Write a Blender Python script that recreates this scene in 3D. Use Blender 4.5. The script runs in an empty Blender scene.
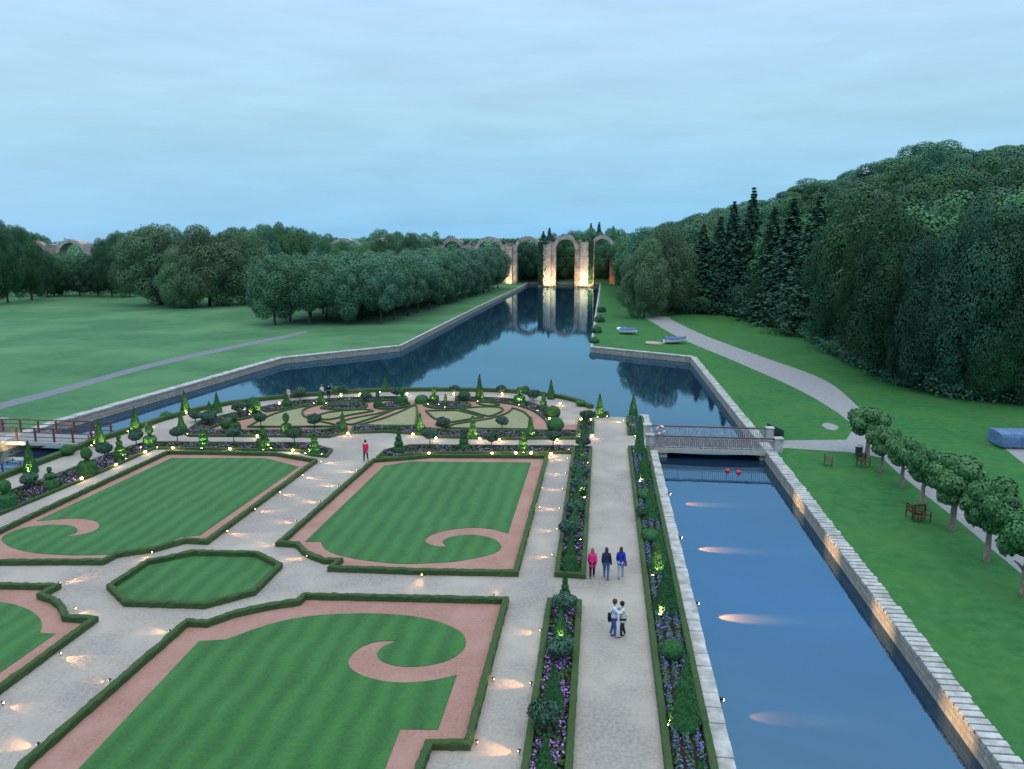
import bpy, bmesh, math, random
import numpy as np
from mathutils import Vector, Matrix, noise
from mathutils.geometry import tessellate_polygon

random.seed(7)
RNG = np.random.default_rng(11)
sc = bpy.context.scene
COL = sc.collection
R = math.radians

# ------------------------------------------------------------------ camera
F_PX, CAM_H = 780.0, 17.5
PITCH = math.atan(151.5 / F_PX)
YAW = math.atan(91 / math.hypot(F_PX, 151.5))
CF = Vector((-math.sin(YAW) * math.cos(PITCH), math.cos(YAW) * math.cos(PITCH), -math.sin(PITCH)))
CR = Vector((math.cos(YAW), math.sin(YAW), 0))
CU = Vector((-math.sin(YAW) * math.sin(PITCH), math.cos(YAW) * math.sin(PITCH), math.cos(PITCH)))
cam_d = bpy.data.cameras.new('camera')
cam = bpy.data.objects.new('camera', cam_d)
COL.objects.link(cam)
cam.location = (0, 0, CAM_H)
cam.rotation_euler = (math.pi / 2 - PITCH, 0, YAW)
cam_d.sensor_width = 36
cam_d.lens = 36 * F_PX / 1024
cam_d.clip_end = 6000
sc.camera = cam


def G(x, y, z=0.0):
    """surveyed ground position of a point of the photograph, at height z"""
    d = CF + CR * ((x - 512) / F_PX) + CU * (-(y - 384.5) / F_PX)
    t = (z - CAM_H) / d.z
    return Vector((d.x * t, d.y * t))


def GL(pts, z=0.0):
    out = []
    for p in pts:
        v = G(p[0], p[1], z)
        out.append((v.x, v.y) + tuple(p[2:]))
    return out


def height_at(x, y, ytop):
    x, y, ytop = float(x), float(y), float(ytop)
    """real height of something standing at photo point (x, y) that reaches up to photo row ytop"""
    g = G(x, y)
    b = -(ytop - 384.5) / F_PX
    a = b * CF - CU
    return CAM_H - (a.x * g.x + a.y * g.y) / a.z


def scale_at(x, y):
    g = G(x, y)
    return F_PX / (Vector((g.x, g.y, -CAM_H)).dot(CF))


# ------------------------------------------------------------------ objects
def tag(o, label=None, cat=None, group=None, kind=None):
    if label:
        o['label'] = label
    if cat:
        o['category'] = cat
    if group:
        o['group'] = group
    if kind:
        o['kind'] = kind
    return o


def empty(name, loc=(0, 0, 0), rz=0.0):
    o = bpy.data.objects.new(name, None)
    COL.objects.link(o)
    o.location = loc
    o.rotation_euler = (0, 0, rz)
    o.empty_display_size = 0.2
    return o


def copy_tree(o, parent=None):
    c = o.copy()
    COL.objects.link(c)
    c.parent = parent
    for ch in list(o.children):
        copy_tree(ch, c)
    return c


def link(name, me, parent=None, loc=None):
    o = bpy.data.objects.new(name, me)
    COL.objects.link(o)
    if parent:
        o.parent = parent
    if loc:
        o.location = loc
    return o


def np_mesh(name, V, Fq, mats, smooth=False, midx=None):
    """V (n,3); Fq list of (m,k) int arrays of equal-size faces"""
    me = bpy.data.meshes.new(name)
    V = np.asarray(V, dtype=np.float32)
    me.vertices.add(len(V))
    me.vertices.foreach_set('co', V.ravel())
    loops, starts, n = [], [], 0
    for f in Fq:
        f = np.asarray(f, dtype=np.int32)
        if len(f) == 0:
            continue
        loops.append(f.ravel())
        starts.append(n + np.arange(len(f)) * f.shape[1])
        n += f.size
    L = np.concatenate(loops)
    S = np.concatenate(starts).astype(np.int32)
    me.loops.add(len(L))
    me.loops.foreach_set('vertex_index', L)
    me.polygons.add(len(S))
    me.polygons.foreach_set('loop_start', S)
    me.update(calc_edges=True)
    for m in mats:
        me.materials.append(m)
    if midx is not None:
        me.polygons.foreach_set('material_index', np.asarray(midx, dtype=np.int32))
    if smooth:
        me.polygons.foreach_set('use_smooth', np.ones(len(S), dtype=bool))
    me.validate()
    return me


class MB:
    def __init__(s):
        s.v = []
        s.f = []
        s.m = []

    def add(s, vs, fs, m=0):
        b = len(s.v)
        s.v += [tuple(v) for v in vs]
        for f in fs:
            s.f.append(tuple(b + i for i in f))
            s.m.append(m)

    def box(s, c, d, rz=0.0, m=0, taper=1.0):
        x, y, z = d[0] / 2, d[1] / 2, d[2] / 2
        vs = []
        for k, t in ((-z, 1.0), (z, taper)):
            for sx, sy in ((-1, -1), (1, -1), (1, 1), (-1, 1)):
                px, py = sx * x * t, sy * y * t
                vs.append((c[0] + px * math.cos(rz) - py * math.sin(rz), c[1] + px * math.sin(rz) + py * math.cos(rz), c[2] + k))
        s.add(vs, [(3, 2, 1, 0), (4, 5, 6, 7), (0, 1, 5, 4), (1, 2, 6, 5), (2, 3, 7, 6), (3, 0, 4, 7)], m)

    def tube(s, pts, rad, n=8, m=0, cap=True):
        pts = [Vector(p) for p in pts]
        rads = rad if isinstance(rad, (list, tuple)) else [rad] * len(pts)
        b = len(s.v)
        for i, p in enumerate(pts):
            d = (pts[min(i + 1, len(pts) - 1)] - pts[max(i - 1, 0)]).normalized()
            a = d.orthogonal().normalized() if abs(d.z) < 0.95 else Vector((1, 0, 0))
            a = (a - d * a.dot(d)).normalized()
            c = d.cross(a)
            for k in range(n):
                t = 2 * math.pi * k / n
                q = p + (a * math.cos(t) + c * math.sin(t)) * rads[i]
                s.v.append(tuple(q))
        for i in range(len(pts) - 1):
            for k in range(n):
                k2 = (k + 1) % n
                s.f.append((b + i * n + k, b + i * n + k2, b + (i + 1) * n + k2, b + (i + 1) * n + k))
                s.m.append(m)
        if cap:
            s.f.append(tuple(b + k for k in reversed(range(n))))
            s.m.append(m)
            s.f.append(tuple(b + (len(pts) - 1) * n + k for k in range(n)))
            s.m.append(m)

    def lathe(s, prof, n=16, m=0, c=(0, 0, 0), jit=0.0, rnd=random):
        b = len(s.v)
        for (r, z) in prof:
            for k in range(n):
                t = 2 * math.pi * k / n
                rr = max(r * (1 + rnd.uniform(-jit, jit)), 0.0005)
                s.v.append((c[0] + rr * math.cos(t), c[1] + rr * math.sin(t), c[2] + z + (rnd.uniform(-jit, jit) * 0.1 if 0 < z else 0)))
        for i in range(len(prof) - 1):
            for k in range(n):
                k2 = (k + 1) % n
                s.f.append((b + i * n + k, b + i * n + k2, b + (i + 1) * n + k2, b + (i + 1) * n + k))
                s.m.append(m)
        s.f.append(tuple(b + k for k in reversed(range(n))))
        s.m.append(m)
        s.f.append(tuple(b + (len(prof) - 1) * n + k for k in range(n)))
        s.m.append(m)

    def build(s, name, mats, parent=None, smooth=False, loc=None, bevel=0):
        me = bpy.data.meshes.new(name)
        me.from_pydata(s.v, [], s.f)
        for mt in (mats if isinstance(mats, (list, tuple)) else [mats]):
            me.materials.append(mt)
        me.polygons.foreach_set('material_index', s.m)
        if smooth:
            me.polygons.foreach_set('use_smooth', [True] * len(me.polygons))
        me.update()
        o = link(name, me, parent, loc)
        if bevel:
            b = o.modifiers.new('bevel', 'BEVEL')
            b.width = bevel
            b.segments = 2
        return o


# ------------------------------------------------------------------ materials
def mat(name, base=(0.5, 0.5, 0.5), rough=0.85, spec=0.3, var=None, scale=4.0, detail=4.0, bump=0.0, bscale=None, bdist=0.02,
        objrand=0.0, var2=None, scale2=0.3, emit=None, estr=0.0, metallic=0.0, f2=0.5, sheen=0.0):
    m = bpy.data.materials.new(name)
    m.use_nodes = True
    nt = m.node_tree
    N, L = nt.nodes, nt.links
    p = N['Principled BSDF']
    p.inputs['Roughness'].default_value = rough
    p.inputs['Specular IOR Level'].default_value = spec
    p.inputs['Metallic'].default_value = metallic
    geo = N.new('ShaderNodeNewGeometry')
    coord = geo.outputs['Position']
    cur = None
    rgb = N.new('ShaderNodeRGB')
    rgb.outputs[0].default_value = (*base, 1)
    cur = rgb.outputs[0]

    def nz(sc_, det=detail):
        n = N.new('ShaderNodeTexNoise')
        n.inputs['Scale'].default_value = sc_
        n.inputs['Detail'].default_value = det
        n.inputs['Roughness'].default_value = 0.62
        L.new(coord, n.inputs['Vector'])
        return n

    if var:
        n = nz(scale)
        r = N.new('ShaderNodeValToRGB')
        r.color_ramp.elements[0].position = 0.35
        r.color_ramp.elements[1].position = 0.65
        L.new(n.outputs['Fac'], r.inputs[0])
        mx = N.new('ShaderNodeMix')
        mx.data_type = 'RGBA'
        L.new(r.outputs[0], mx.inputs[0])
        L.new(cur, mx.inputs[6])
        mx.inputs[7].default_value = (*var, 1)
        cur = mx.outputs[2]
    if var2:
        n = nz(scale2, 3)
        r = N.new('ShaderNodeValToRGB')
        r.color_ramp.elements[0].position = 0.4
        r.color_ramp.elements[1].position = 0.68
        r.color_ramp.elements[1].color = (f2, f2, f2, 1)
        L.new(n.outputs['Fac'], r.inputs[0])
        mx = N.new('ShaderNodeMix')
        mx.data_type = 'RGBA'
        L.new(r.outputs[0], mx.inputs[0])
        L.new(cur, mx.inputs[6])
        mx.inputs[7].default_value = (*var2, 1)
        cur = mx.outputs[2]
    if objrand:
        oi = N.new('ShaderNodeObjectInfo')
        h = N.new('ShaderNodeHueSaturation')
        mr = N.new('ShaderNodeMapRange')
        mr.inputs[3].default_value = 1 - objrand
        mr.inputs[4].default_value = 1 + objrand
        L.new(oi.outputs['Random'], mr.inputs[0])
        L.new(mr.outputs[0], h.inputs['Value'])
        mr2 = N.new('ShaderNodeMapRange')
        mr2.inputs[3].default_value = 0.5 - objrand * 0.085
        mr2.inputs[4].default_value = 0.5 + objrand * 0.05
        ml = N.new('ShaderNodeMath')
        ml.operation = 'MULTIPLY'
        ml.inputs[1].default_value = 7.31
        fr = N.new('ShaderNodeMath')
        fr.operation = 'FRACT'
        L.new(oi.outputs['Random'], ml.inputs[0])
        L.new(ml.outputs[0], fr.inputs[0])
        L.new(fr.outputs[0], mr2.inputs[0])
        L.new(mr2.outputs[0], h.inputs['Hue'])
        L.new(cur, h.inputs['Color'])
        cur = h.outputs[0]
    L.new(cur, p.inputs['Base Color'])
    if bump:
        n = nz(bscale or scale * 3, 3)
        b = N.new('ShaderNodeBump')
        b.inputs['Strength'].default_value = bump
        b.inputs['Distance'].default_value = bdist
        L.new(n.outputs['Fac'], b.inputs['Height'])
        L.new(b.outputs[0], p.inputs['Normal'])
    if emit:
        p.inputs['Emission Color'].default_value = (*emit, 1)
        p.inputs['Emission Strength'].default_value = estr
    if sheen:
        p.inputs['Sheen Weight'].default_value = sheen
        p.inputs['Sheen Roughness'].default_value = 0.6
        p.inputs['Sheen Tint'].default_value = (0.75, 1.0, 0.85, 1)
    return m


M = {}
M['gravel'] = mat('gravel', (0.315, 0.278, 0.245), 0.95, 0.2, var=(0.20, 0.178, 0.162), scale=7, detail=9, bump=0.7, bscale=24, bdist=0.025, var2=(0.38, 0.335, 0.285), scale2=0.22, f2=0.8)
M['pink'] = mat('pink_gravel', (0.33, 0.175, 0.135), 0.95, 0.2, var=(0.235, 0.128, 0.102), scale=8, detail=9, bump=0.5, bscale=30, var2=(0.34, 0.20, 0.165), scale2=0.5, f2=0.8)
M['meadow'] = mat('meadow_grass', (0.022, 0.092, 0.024), 0.9, 0.15, var=(0.040, 0.130, 0.036), scale=1.0, detail=9, bump=0.8, bscale=7, bdist=0.08, var2=(0.078, 0.190, 0.068), scale2=0.06, f2=0.9, sheen=0.08)
M['shaded'] = mat('shade_tinted_grass', (0.018, 0.098, 0.024), 0.9, 0.15, var=(0.038, 0.140, 0.040), scale=1.3, detail=9, bump=0.8, bscale=7, bdist=0.08, var2=(0.056, 0.150, 0.034), scale2=0.16)  # darker grass tones imitate the shade of the nearby wood
M['dry'] = mat('dry_turf', (0.235, 0.225, 0.125), 0.95, 0.15, var=(0.175, 0.185, 0.095), scale=3, detail=8, bump=0.4, bscale=20, var2=(0.28, 0.245, 0.155), scale2=0.5)
M['hedge'] = mat('box_hedge_leaf', (0.030, 0.064, 0.020), 0.8, 0.2, var=(0.056, 0.102, 0.034), scale=16, detail=6, bump=1.0, bscale=26, bdist=0.05, var2=(0.062, 0.092, 0.028), scale2=1.1)
M['yew'] = mat('yew_leaf', (0.022, 0.082, 0.026), 0.8, 0.2, var=(0.042, 0.130, 0.042), scale=14, detail=6, bump=1.0, bscale=24, bdist=0.05, objrand=0.18)
M['leafy'] = mat('shrub_leaf', (0.032, 0.082, 0.052), 0.75, 0.25, var=(0.062, 0.125, 0.085), scale=5, detail=4, objrand=0.18)
M['lime'] = mat('lime_leaf', (0.040, 0.125, 0.042), 0.7, 0.25, var=(0.075, 0.175, 0.062), scale=2.5, detail=4, objrand=0.15)
M['wood_leaf'] = mat('woodland_leaf', (0.024, 0.074, 0.040), 0.8, 0.2, var=(0.036, 0.096, 0.050), scale=0.35, detail=4, objrand=0.42)
M['avenue_leaf'] = mat('avenue_leaf', (0.046, 0.128, 0.070), 0.8, 0.2, var=(0.072, 0.170, 0.090), scale=0.6, detail=4, objrand=0.20, sheen=0.12)
M['parkleaf'] = mat('park_leaf', (0.056, 0.122, 0.058), 0.8, 0.2, var=(0.095, 0.165, 0.078), scale=0.35, detail=4, objrand=0.28, sheen=0.12)
M['hill_leaf'] = mat('hillside_leaf', (0.036, 0.110, 0.054), 0.8, 0.2, var=(0.048, 0.135, 0.062), scale=0.2, detail=3, objrand=0.50, sheen=0.12)
M['conifer_leaf'] = mat('conifer_leaf', (0.030, 0.088, 0.056), 0.85, 0.15, var=(0.045, 0.115, 0.068), scale=0.7, detail=4, objrand=0.22)
M['bark'] = mat('bark', (0.11, 0.085, 0.062), 0.95, 0.2, var=(0.055, 0.042, 0.034), scale=6, bump=0.8, bscale=14, bdist=0.05)
M['pale_bark'] = mat('pale_bark', (0.24, 0.20, 0.16), 0.95, 0.2, var=(0.13, 0.105, 0.085), scale=7, bump=0.8, bscale=14, bdist=0.04)
M['soil'] = mat('soil', (0.055, 0.038, 0.030), 1.0, 0.1, var=(0.03, 0.022, 0.018), scale=10, bump=1.0, bscale=18, bdist=0.05)
M['forest_floor'] = mat('forest_floor', (0.020, 0.030, 0.012), 1.0, 0.1, var=(0.035, 0.03, 0.016), scale=1)
M['purple'] = mat('purple_petal', (0.20, 0.07, 0.36), 0.6, 0.2, var=(0.50, 0.24, 0.62), scale=5)
M['lavender'] = mat('lavender_petal', (0.10, 0.10, 0.46), 0.6, 0.2, var=(0.20, 0.16, 0.50), scale=6)
M['flower_leaf'] = mat('flower_leaf', (0.028, 0.060, 0.026), 0.7, 0.2, var=(0.05, 0.085, 0.035), scale=5)
M['lav_leaf'] = mat('lavender_leaf', (0.055, 0.105, 0.075), 0.8, 0.2, var=(0.085, 0.15, 0.11), scale=5)
M['white_paint'] = mat('white_paint', (0.62, 0.62, 0.60), 0.5, 0.4, var=(0.5, 0.5, 0.48), scale=5)
M['iron'] = mat('painted_iron', (0.58, 0.58, 0.60), 0.5, 0.5, var=(0.2, 0.19, 0.18), scale=5)
M['handrail'] = mat('handrail_wood', (0.16, 0.075, 0.055), 0.6, 0.3, var=(0.10, 0.05, 0.04), scale=7)
M['red_wood'] = mat('red_painted_wood', (0.15, 0.055, 0.045), 0.6, 0.3, var=(0.10, 0.042, 0.036), scale=6)
M['bench_wood'] = mat('bench_wood', (0.13, 0.050, 0.036), 0.6, 0.3, var=(0.08, 0.035, 0.026), scale=9)
M['lamp_metal'] = mat('lamp_metal', (0.04, 0.04, 0.04), 0.4, 0.5, metallic=0.7)
M['lens_warm'] = mat('lamp_glow_warm', (0.8, 0.6, 0.3), 0.4, 0.3, emit=(1.0, 0.56, 0.20), estr=22)
M['lens_white'] = mat('lamp_glow_white', (0.8, 0.7, 0.5), 0.4, 0.3, emit=(1.0, 0.72, 0.36), estr=24)
M['blue_tarp'] = mat('blue_tarpaulin', (0.06, 0.12, 0.23), 0.5, 0.4, var=(0.11, 0.19, 0.32), scale=2, bump=0.5, bscale=3, bdist=0.1)
M['boat_white'] = mat('boat_white', (0.7, 0.7, 0.68), 0.5, 0.4)
M['boat_blue'] = mat('boat_cover_blue', (0.025, 0.05, 0.19), 0.5, 0.4, var=(0.04, 0.07, 0.24), scale=2)
M['boat_pink'] = mat('boat_pale_hull', (0.50, 0.34, 0.28), 0.6, 0.3)
M['bin_green'] = mat('bin_green', (0.012, 0.035, 0.025), 0.5, 0.4)
M['lifebuoy_white'] = mat('lifebuoy_white', (0.75, 0.72, 0.72), 0.5, 0.4)
M['lifebuoy_red'] = mat('lifebuoy_red', (0.6, 0.12, 0.14), 0.5, 0.4)
M['buoy_red'] = mat('buoy_red', (0.65, 0.02, 0.03), 0.4, 0.5)
M['concrete'] = mat('pale_concrete', (0.46, 0.42, 0.35), 0.9, 0.2, var=(0.36, 0.33, 0.28), scale=3, bump=0.3, bscale=20)
M['deck'] = mat('bridge_deck', (0.06, 0.05, 0.055), 0.9, 0.2, var=(0.085, 0.07, 0.075), scale=4)
M['path'] = mat('pale_path', (0.275, 0.27, 0.285), 0.95, 0.2, var=(0.20, 0.20, 0.215), scale=2.5, detail=8, bump=0.4, bscale=20, var2=(0.22, 0.23, 0.19), scale2=0.5)
M['asphalt'] = mat('grey_path', (0.16, 0.17, 0.19), 0.95, 0.2, var=(0.13, 0.14, 0.15), scale=2)


def brick_mat(name, c1, c2, mortar, bw, bh, axis, rough=0.9, stain=None, msize=0.02):
    m = bpy.data.materials.new(name)
    m.use_nodes = True
    nt = m.node_tree
    N, L = nt.nodes, nt.links
    p = N['Principled BSDF']
    p.inputs['Roughness'].default_value = rough
    p.inputs['Specular IOR Level'].default_value = 0.2
    geo = N.new('ShaderNodeNewGeometry')
    sep = N.new('ShaderNodeSeparateXYZ')
    L.new(geo.outputs['Position'], sep.inputs[0])
    cmb = N.new('ShaderNodeCombineXYZ')
    add = N.new('ShaderNodeMath')
    add.operation = 'ADD'
    L.new(sep.outputs['X'], add.inputs[0])
    L.new(sep.outputs['Y'], add.inputs[1])
    L.new(add.outputs[0], cmb.inputs[0])
    L.new(sep.outputs['Z'], cmb.inputs[1])
    bt = N.new('ShaderNodeTexBrick')
    bt.inputs['Scale'].default_value = 1.0
    bt.inputs['Brick Width'].default_value = bw
    bt.inputs['Row Height'].default_value = bh
    bt.inputs['Mortar Size'].default_value = msize
    bt.inputs['Color1'].default_value = (*c1, 1)
    bt.inputs['Color2'].default_value = (*c2, 1)
    bt.inputs['Mortar'].default_value = (*mortar, 1)
    L.new(cmb.outputs[0], bt.inputs['Vector'])
    n = N.new('ShaderNodeTexNoise')
    n.inputs['Scale'].default_value = axis
    n.inputs['Detail'].default_value = 8
    n.inputs['Roughness'].default_value = 0.7
    L.new(geo.outputs['Position'], n.inputs['Vector'])
    r = N.new('ShaderNodeValToRGB')
    r.color_ramp.elements[0].position = 0.42
    r.color_ramp.elements[1].position = 0.62
    L.new(n.outputs['Fac'], r.inputs[0])
    mx = N.new('ShaderNodeMix')
    mx.data_type = 'RGBA'
    L.new(r.outputs[0], mx.inputs[0])
    L.new(bt.outputs['Color'], mx.inputs[6])
    mx.inputs[7].default_value = (*(stain or mortar), 1)
    L.new(mx.outputs[2], p.inputs['Base Color'])
    b = N.new('ShaderNodeBump')
    b.inputs['Strength'].default_value = 0.7
    b.inputs['Distance'].default_value = 0.05
    L.new(bt.outputs['Fac'], b.inputs['Height'])
    b.invert = True
    L.new(b.outputs[0], p.inputs['Normal'])
    return m


M['canal_stone'] = brick_mat('canal_wall_stone', (0.42, 0.385, 0.33), (0.32, 0.29, 0.25), (0.12, 0.11, 0.09), 0.7, 0.28, 1.6, stain=(0.25, 0.23, 0.185))
M['coping'] = mat('coping_stone', (0.48, 0.47, 0.45), 0.9, 0.2, var=(0.33, 0.325, 0.31), scale=3.5, detail=8, bump=0.5, bscale=16, bdist=0.03, var2=(0.17, 0.17, 0.15), scale2=1.1, f2=0.7)
M['aq_stone'] = brick_mat('aqueduct_stone', (0.45, 0.39, 0.35), (0.34, 0.29, 0.26), (0.22, 0.18, 0.14), 1.0, 0.45, 0.45, stain=(0.22, 0.17, 0.14), msize=0.03)
M['aq_ring'] = brick_mat('aqueduct_arch_stone', (0.50, 0.45, 0.41), (0.40, 0.36, 0.33), (0.2, 0.17, 0.15), 0.8, 0.8, 0.9, stain=(0.30, 0.22, 0.18), msize=0.03)
M['aq_brick'] = mat('aqueduct_brick_lining', (0.24, 0.12, 0.09), 0.95, 0.2, var=(0.17, 0.075, 0.05), scale=1.5)


# turf with mowing stripes along Y
def turf_mat():
    m = bpy.data.materials.new('mown_turf')
    m.use_nodes = True
    nt = m.node_tree
    N, L = nt.nodes, nt.links
    p = N['Principled BSDF']
    p.inputs['Roughness'].default_value = 0.9
    p.inputs['Sheen Weight'].default_value = 0.08
    p.inputs['Sheen Roughness'].default_value = 0.6
    p.inputs['Sheen Tint'].default_value = (0.75, 1.0, 0.85, 1)
    p.inputs['Specular IOR Level'].default_value = 0.15
    geo = N.new('ShaderNodeNewGeometry')
    nz = N.new('ShaderNodeTexNoise')
    nz.inputs['Scale'].default_value = 0.5
    nz.inputs['Detail'].default_value = 4
    L.new(geo.outputs['Position'], nz.inputs['Vector'])
    sep = N.new('ShaderNodeSeparateXYZ')
    L.new(geo.outputs['Position'], sep.inputs[0])

    def math_(op, a, b=None, v=None):
        n = N.new('ShaderNodeMath')
        n.operation = op
        L.new(a, n.inputs[0])
        if b is not None:
            L.new(b, n.inputs[1])
        if v is not None:
            n.inputs[1].default_value = v
        return n.outputs[0]
    x = math_('MULTIPLY', sep.outputs['X'], v=5.6)
    w = math_('MULTIPLY', nz.outputs['Fac'], v=5.0)
    s = math_('SINE', math_('ADD', x, w))
    s = math_('ADD', math_('MULTIPLY', s, v=0.5), v=0.5)
    n2 = N.new('ShaderNodeTexNoise')
    n2.inputs['Scale'].default_value = 6
    n2.inputs['Detail'].default_value = 8
    n2.inputs['Roughness'].default_value = 0.7
    L.new(geo.outputs['Position'], n2.inputs['Vector'])
    n3 = N.new('ShaderNodeTexNoise')
    n3.inputs['Scale'].default_value = 0.25
    n3.inputs['Detail'].default_value = 3
    L.new(geo.outputs['Position'], n3.inputs['Vector'])
    f = math_('ADD', math_('MULTIPLY', s, v=0.24), math_('MULTIPLY', n2.outputs['Fac'], v=0.85))
    f = math_('ADD', f, math_('MULTIPLY', n3.outputs['Fac'], v=0.35))
    r = N.new('ShaderNodeValToRGB')
    e = r.color_ramp.elements
    e[0].position = 0.45
    e[0].color = (0.015, 0.070, 0.012, 1)
    e[1].position = 1.05
    e[1].color = (0.044, 0.148, 0.031, 1)
    L.new(f, r.inputs[0])
    L.new(r.outputs[0], p.inputs['Base Color'])
    b = N.new('ShaderNodeBump')
    b.inputs['Strength'].default_value = 0.8
    b.inputs['Distance'].default_value = 0.04
    n4 = N.new('ShaderNodeTexNoise')
    n4.inputs['Scale'].default_value = 22
    n4.inputs['Detail'].default_value = 4
    L.new(geo.outputs['Position'], n4.inputs['Vector'])
    L.new(n4.outputs['Fac'], b.inputs['Height'])
    L.new(b.outputs[0], p.inputs['Normal'])
    return m


M['turf'] = turf_mat()


def water_mat():
    m = bpy.data.materials.new('canal_water')
    m.use_nodes = True
    nt = m.node_tree
    N, L = nt.nodes, nt.links
    for n in list(N):
        if n.type != 'OUTPUT_MATERIAL':
            N.remove(n)
    out = [n for n in N if n.type == 'OUTPUT_MATERIAL'][0]
    geo = N.new('ShaderNodeNewGeometry')
    mp = N.new('ShaderNodeMapping')
    mp.inputs['Scale'].default_value = (1.0, 1.0, 1.0)
    L.new(geo.outputs['Position'], mp.inputs[0])
    nz = N.new('ShaderNodeTexNoise')
    nz.inputs['Scale'].default_value = 1.3
    nz.inputs['Detail'].default_value = 3
    L.new(mp.outputs[0], nz.inputs['Vector'])
    bp = N.new('ShaderNodeBump')
    bp.inputs['Strength'].default_value = 0.05
    bp.inputs['Distance'].default_value = 0.05
    L.new(nz.outputs['Fac'], bp.inputs['Height'])
    gl = N.new('ShaderNodeBsdfGlossy')
    gl.inputs['Roughness'].default_value = 0.03
    gl.inputs['Color'].default_value = (0.55, 0.85, 1.0, 1)
    L.new(bp.outputs[0], gl.inputs['Normal'])
    df = N.new('ShaderNodeBsdfDiffuse')
    df.inputs['Color'].default_value = (0.010, 0.024, 0.050, 1)
    fr = N.new('ShaderNodeFresnel')
    fr.inputs['IOR'].default_value = 2.15
    L.new(bp.outputs[0], fr.inputs['Normal'])
    mx = N.new('ShaderNodeMixShader')
    L.new(fr.outputs[0], mx.inputs[0])
    L.new(df.outputs[0], mx.inputs[1])
    L.new(gl.outputs[0], mx.inputs[2])
    L.new(mx.outputs[0], out.inputs['Surface'])
    return m


M['water'] = water_mat()


# ------------------------------------------------------------------ flat sheets, hedges, walls
def smooth_poly(pts, closed=True, step=0.25):
    """points (x, y[, corner]); Catmull-Rom between the non-corner points"""
    n = len(pts)
    out = []
    rng = range(n) if closed else range(n - 1)
    for i in rng:
        p1, p2 = pts[i], pts[(i + 1) % n]
        c1 = len(p1) > 2 and p1[2]
        c2 = len(p2) > 2 and p2[2]
        a, b = Vector(p1[:2]), Vector(p2[:2])
        if c1 and c2:
            out.append((a.x, a.y))
            continue
        z = a if c1 or (not closed and i == 0) else Vector(pts[(i - 1) % n][:2])
        d = b if c2 or (not closed and i == n - 2) else Vector(pts[(i + 2) % n][:2])
        k = max(2, min(12, int((b - a).length / step)))
        for j in range(k):
            t = j / k
            q = 0.5 * ((2 * a) + (b - z) * t + (2 * z - 5 * a + 4 * b - d) * t * t + (-z + 3 * a - 3 * b + d) * t ** 3)
            out.append((q.x, q.y))
    if not closed:
        out.append(tuple(pts[-1][:2]))
    return out


def sheet(name, loops, z, material, kind='structure', skirt=0.0, parent=None):
    """flat polygon; first loop outer, others holes"""
    vl = [[Vector((p[0], p[1], 0)) for p in lp] for lp in loops]
    tris = tessellate_polygon(vl)
    V = [(p.x, p.y, z) for lp in vl for p in lp]
    F = []
    for t in tris:
        a, b, c = (V[i] for i in t)
        if (b[0] - a[0]) * (c[1] - a[1]) - (b[1] - a[1]) * (c[0] - a[0]) < 0:
            t = t[::-1]
        F.append(tuple(t))
    if skirt:
        base = 0
        for lp in vl:
            n = len(lp)
            b2 = len(V)
            V += [(p.x, p.y, z - skirt) for p in lp]
            for i in range(n):
                j = (i + 1) % n
                F.append((base + i, base + j, b2 + j, b2 + i))
            base += n
    me = bpy.data.meshes.new(name)
    me.from_pydata(V, [], F)
    me.materials.append(material)
    me.update()
    o = link(name, me, parent)
    if kind:
        o['kind'] = kind
    return o


def resample(pts, closed, step):
    P = [Vector(p[:2]) for p in pts]
    if closed:
        P.append(P[0])
    out = [P[0]]
    for a, b in zip(P[:-1], P[1:]):
        L_ = (b - a).length
        k = max(1, int(round(L_ / step)))
        for j in range(1, k + 1):
            out.append(a.lerp(b, j / k))
    if closed:
        out.pop()
    return out


def poly_area(pts):
    return 0.5 * sum(pts[i][0] * pts[(i + 1) % len(pts)][1] - pts[(i + 1) % len(pts)][0] * pts[i][1] for i in range(len(pts)))


def hedge_mesh(mb, pts, closed=True, w=0.32, h=0.36, inset=None, step=0.22, jit=0.018, z0=0.0, m=0):
    """clipped hedge following a line; inset shifts the centre line to the left of travel"""
    P = resample(pts, closed, step)
    n = len(P)
    rows = []
    sec = [(-0.5, 0.0), (-0.52, 0.85), (-0.36, 1.0), (0.0, 1.02), (0.36, 1.0), (0.52, 0.85), (0.5, 0.0)]
    for i in range(n):
        a = P[(i - 1) % n] if closed or i > 0 else P[i]
        c = P[(i + 1) % n] if closed or i < n - 1 else P[i]
        p = P[i]
        d1 = (p - a).normalized() if (p - a).length > 1e-6 else (c - p).normalized()
        d2 = (c - p).normalized() if (c - p).length > 1e-6 else d1
        d = (d1 + d2)
        d = d.normalized() if d.length > 1e-4 else d1
        nr = Vector((-d.y, d.x))
        k = min(1.6, 1.0 / max(0.5, d.dot(d1)))
        row = []
        for (u, v) in sec:
            off = (u * w + (inset or 0)) * k
            q = p + nr * off
            row.append((q.x + random.uniform(-jit, jit), q.y + random.uniform(-jit, jit), z0 + v * h + (random.uniform(-jit, jit) if v > 0 else 0)))
        rows.append(row)
    V = [v for r in rows for v in r]
    ns = len(sec)
    Fs = []
    for i in range(n if closed else n - 1):
        j = (i + 1) % n
        for k in range(ns - 1):
            Fs.append((i * ns + k, j * ns + k, j * ns + k + 1, i * ns + k + 1))
    if not closed:
        Fs.append(tuple(range(ns)))
        Fs.append(tuple((n - 1) * ns + k for k in reversed(range(ns))))
    mb.add(V, Fs, m)


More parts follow.
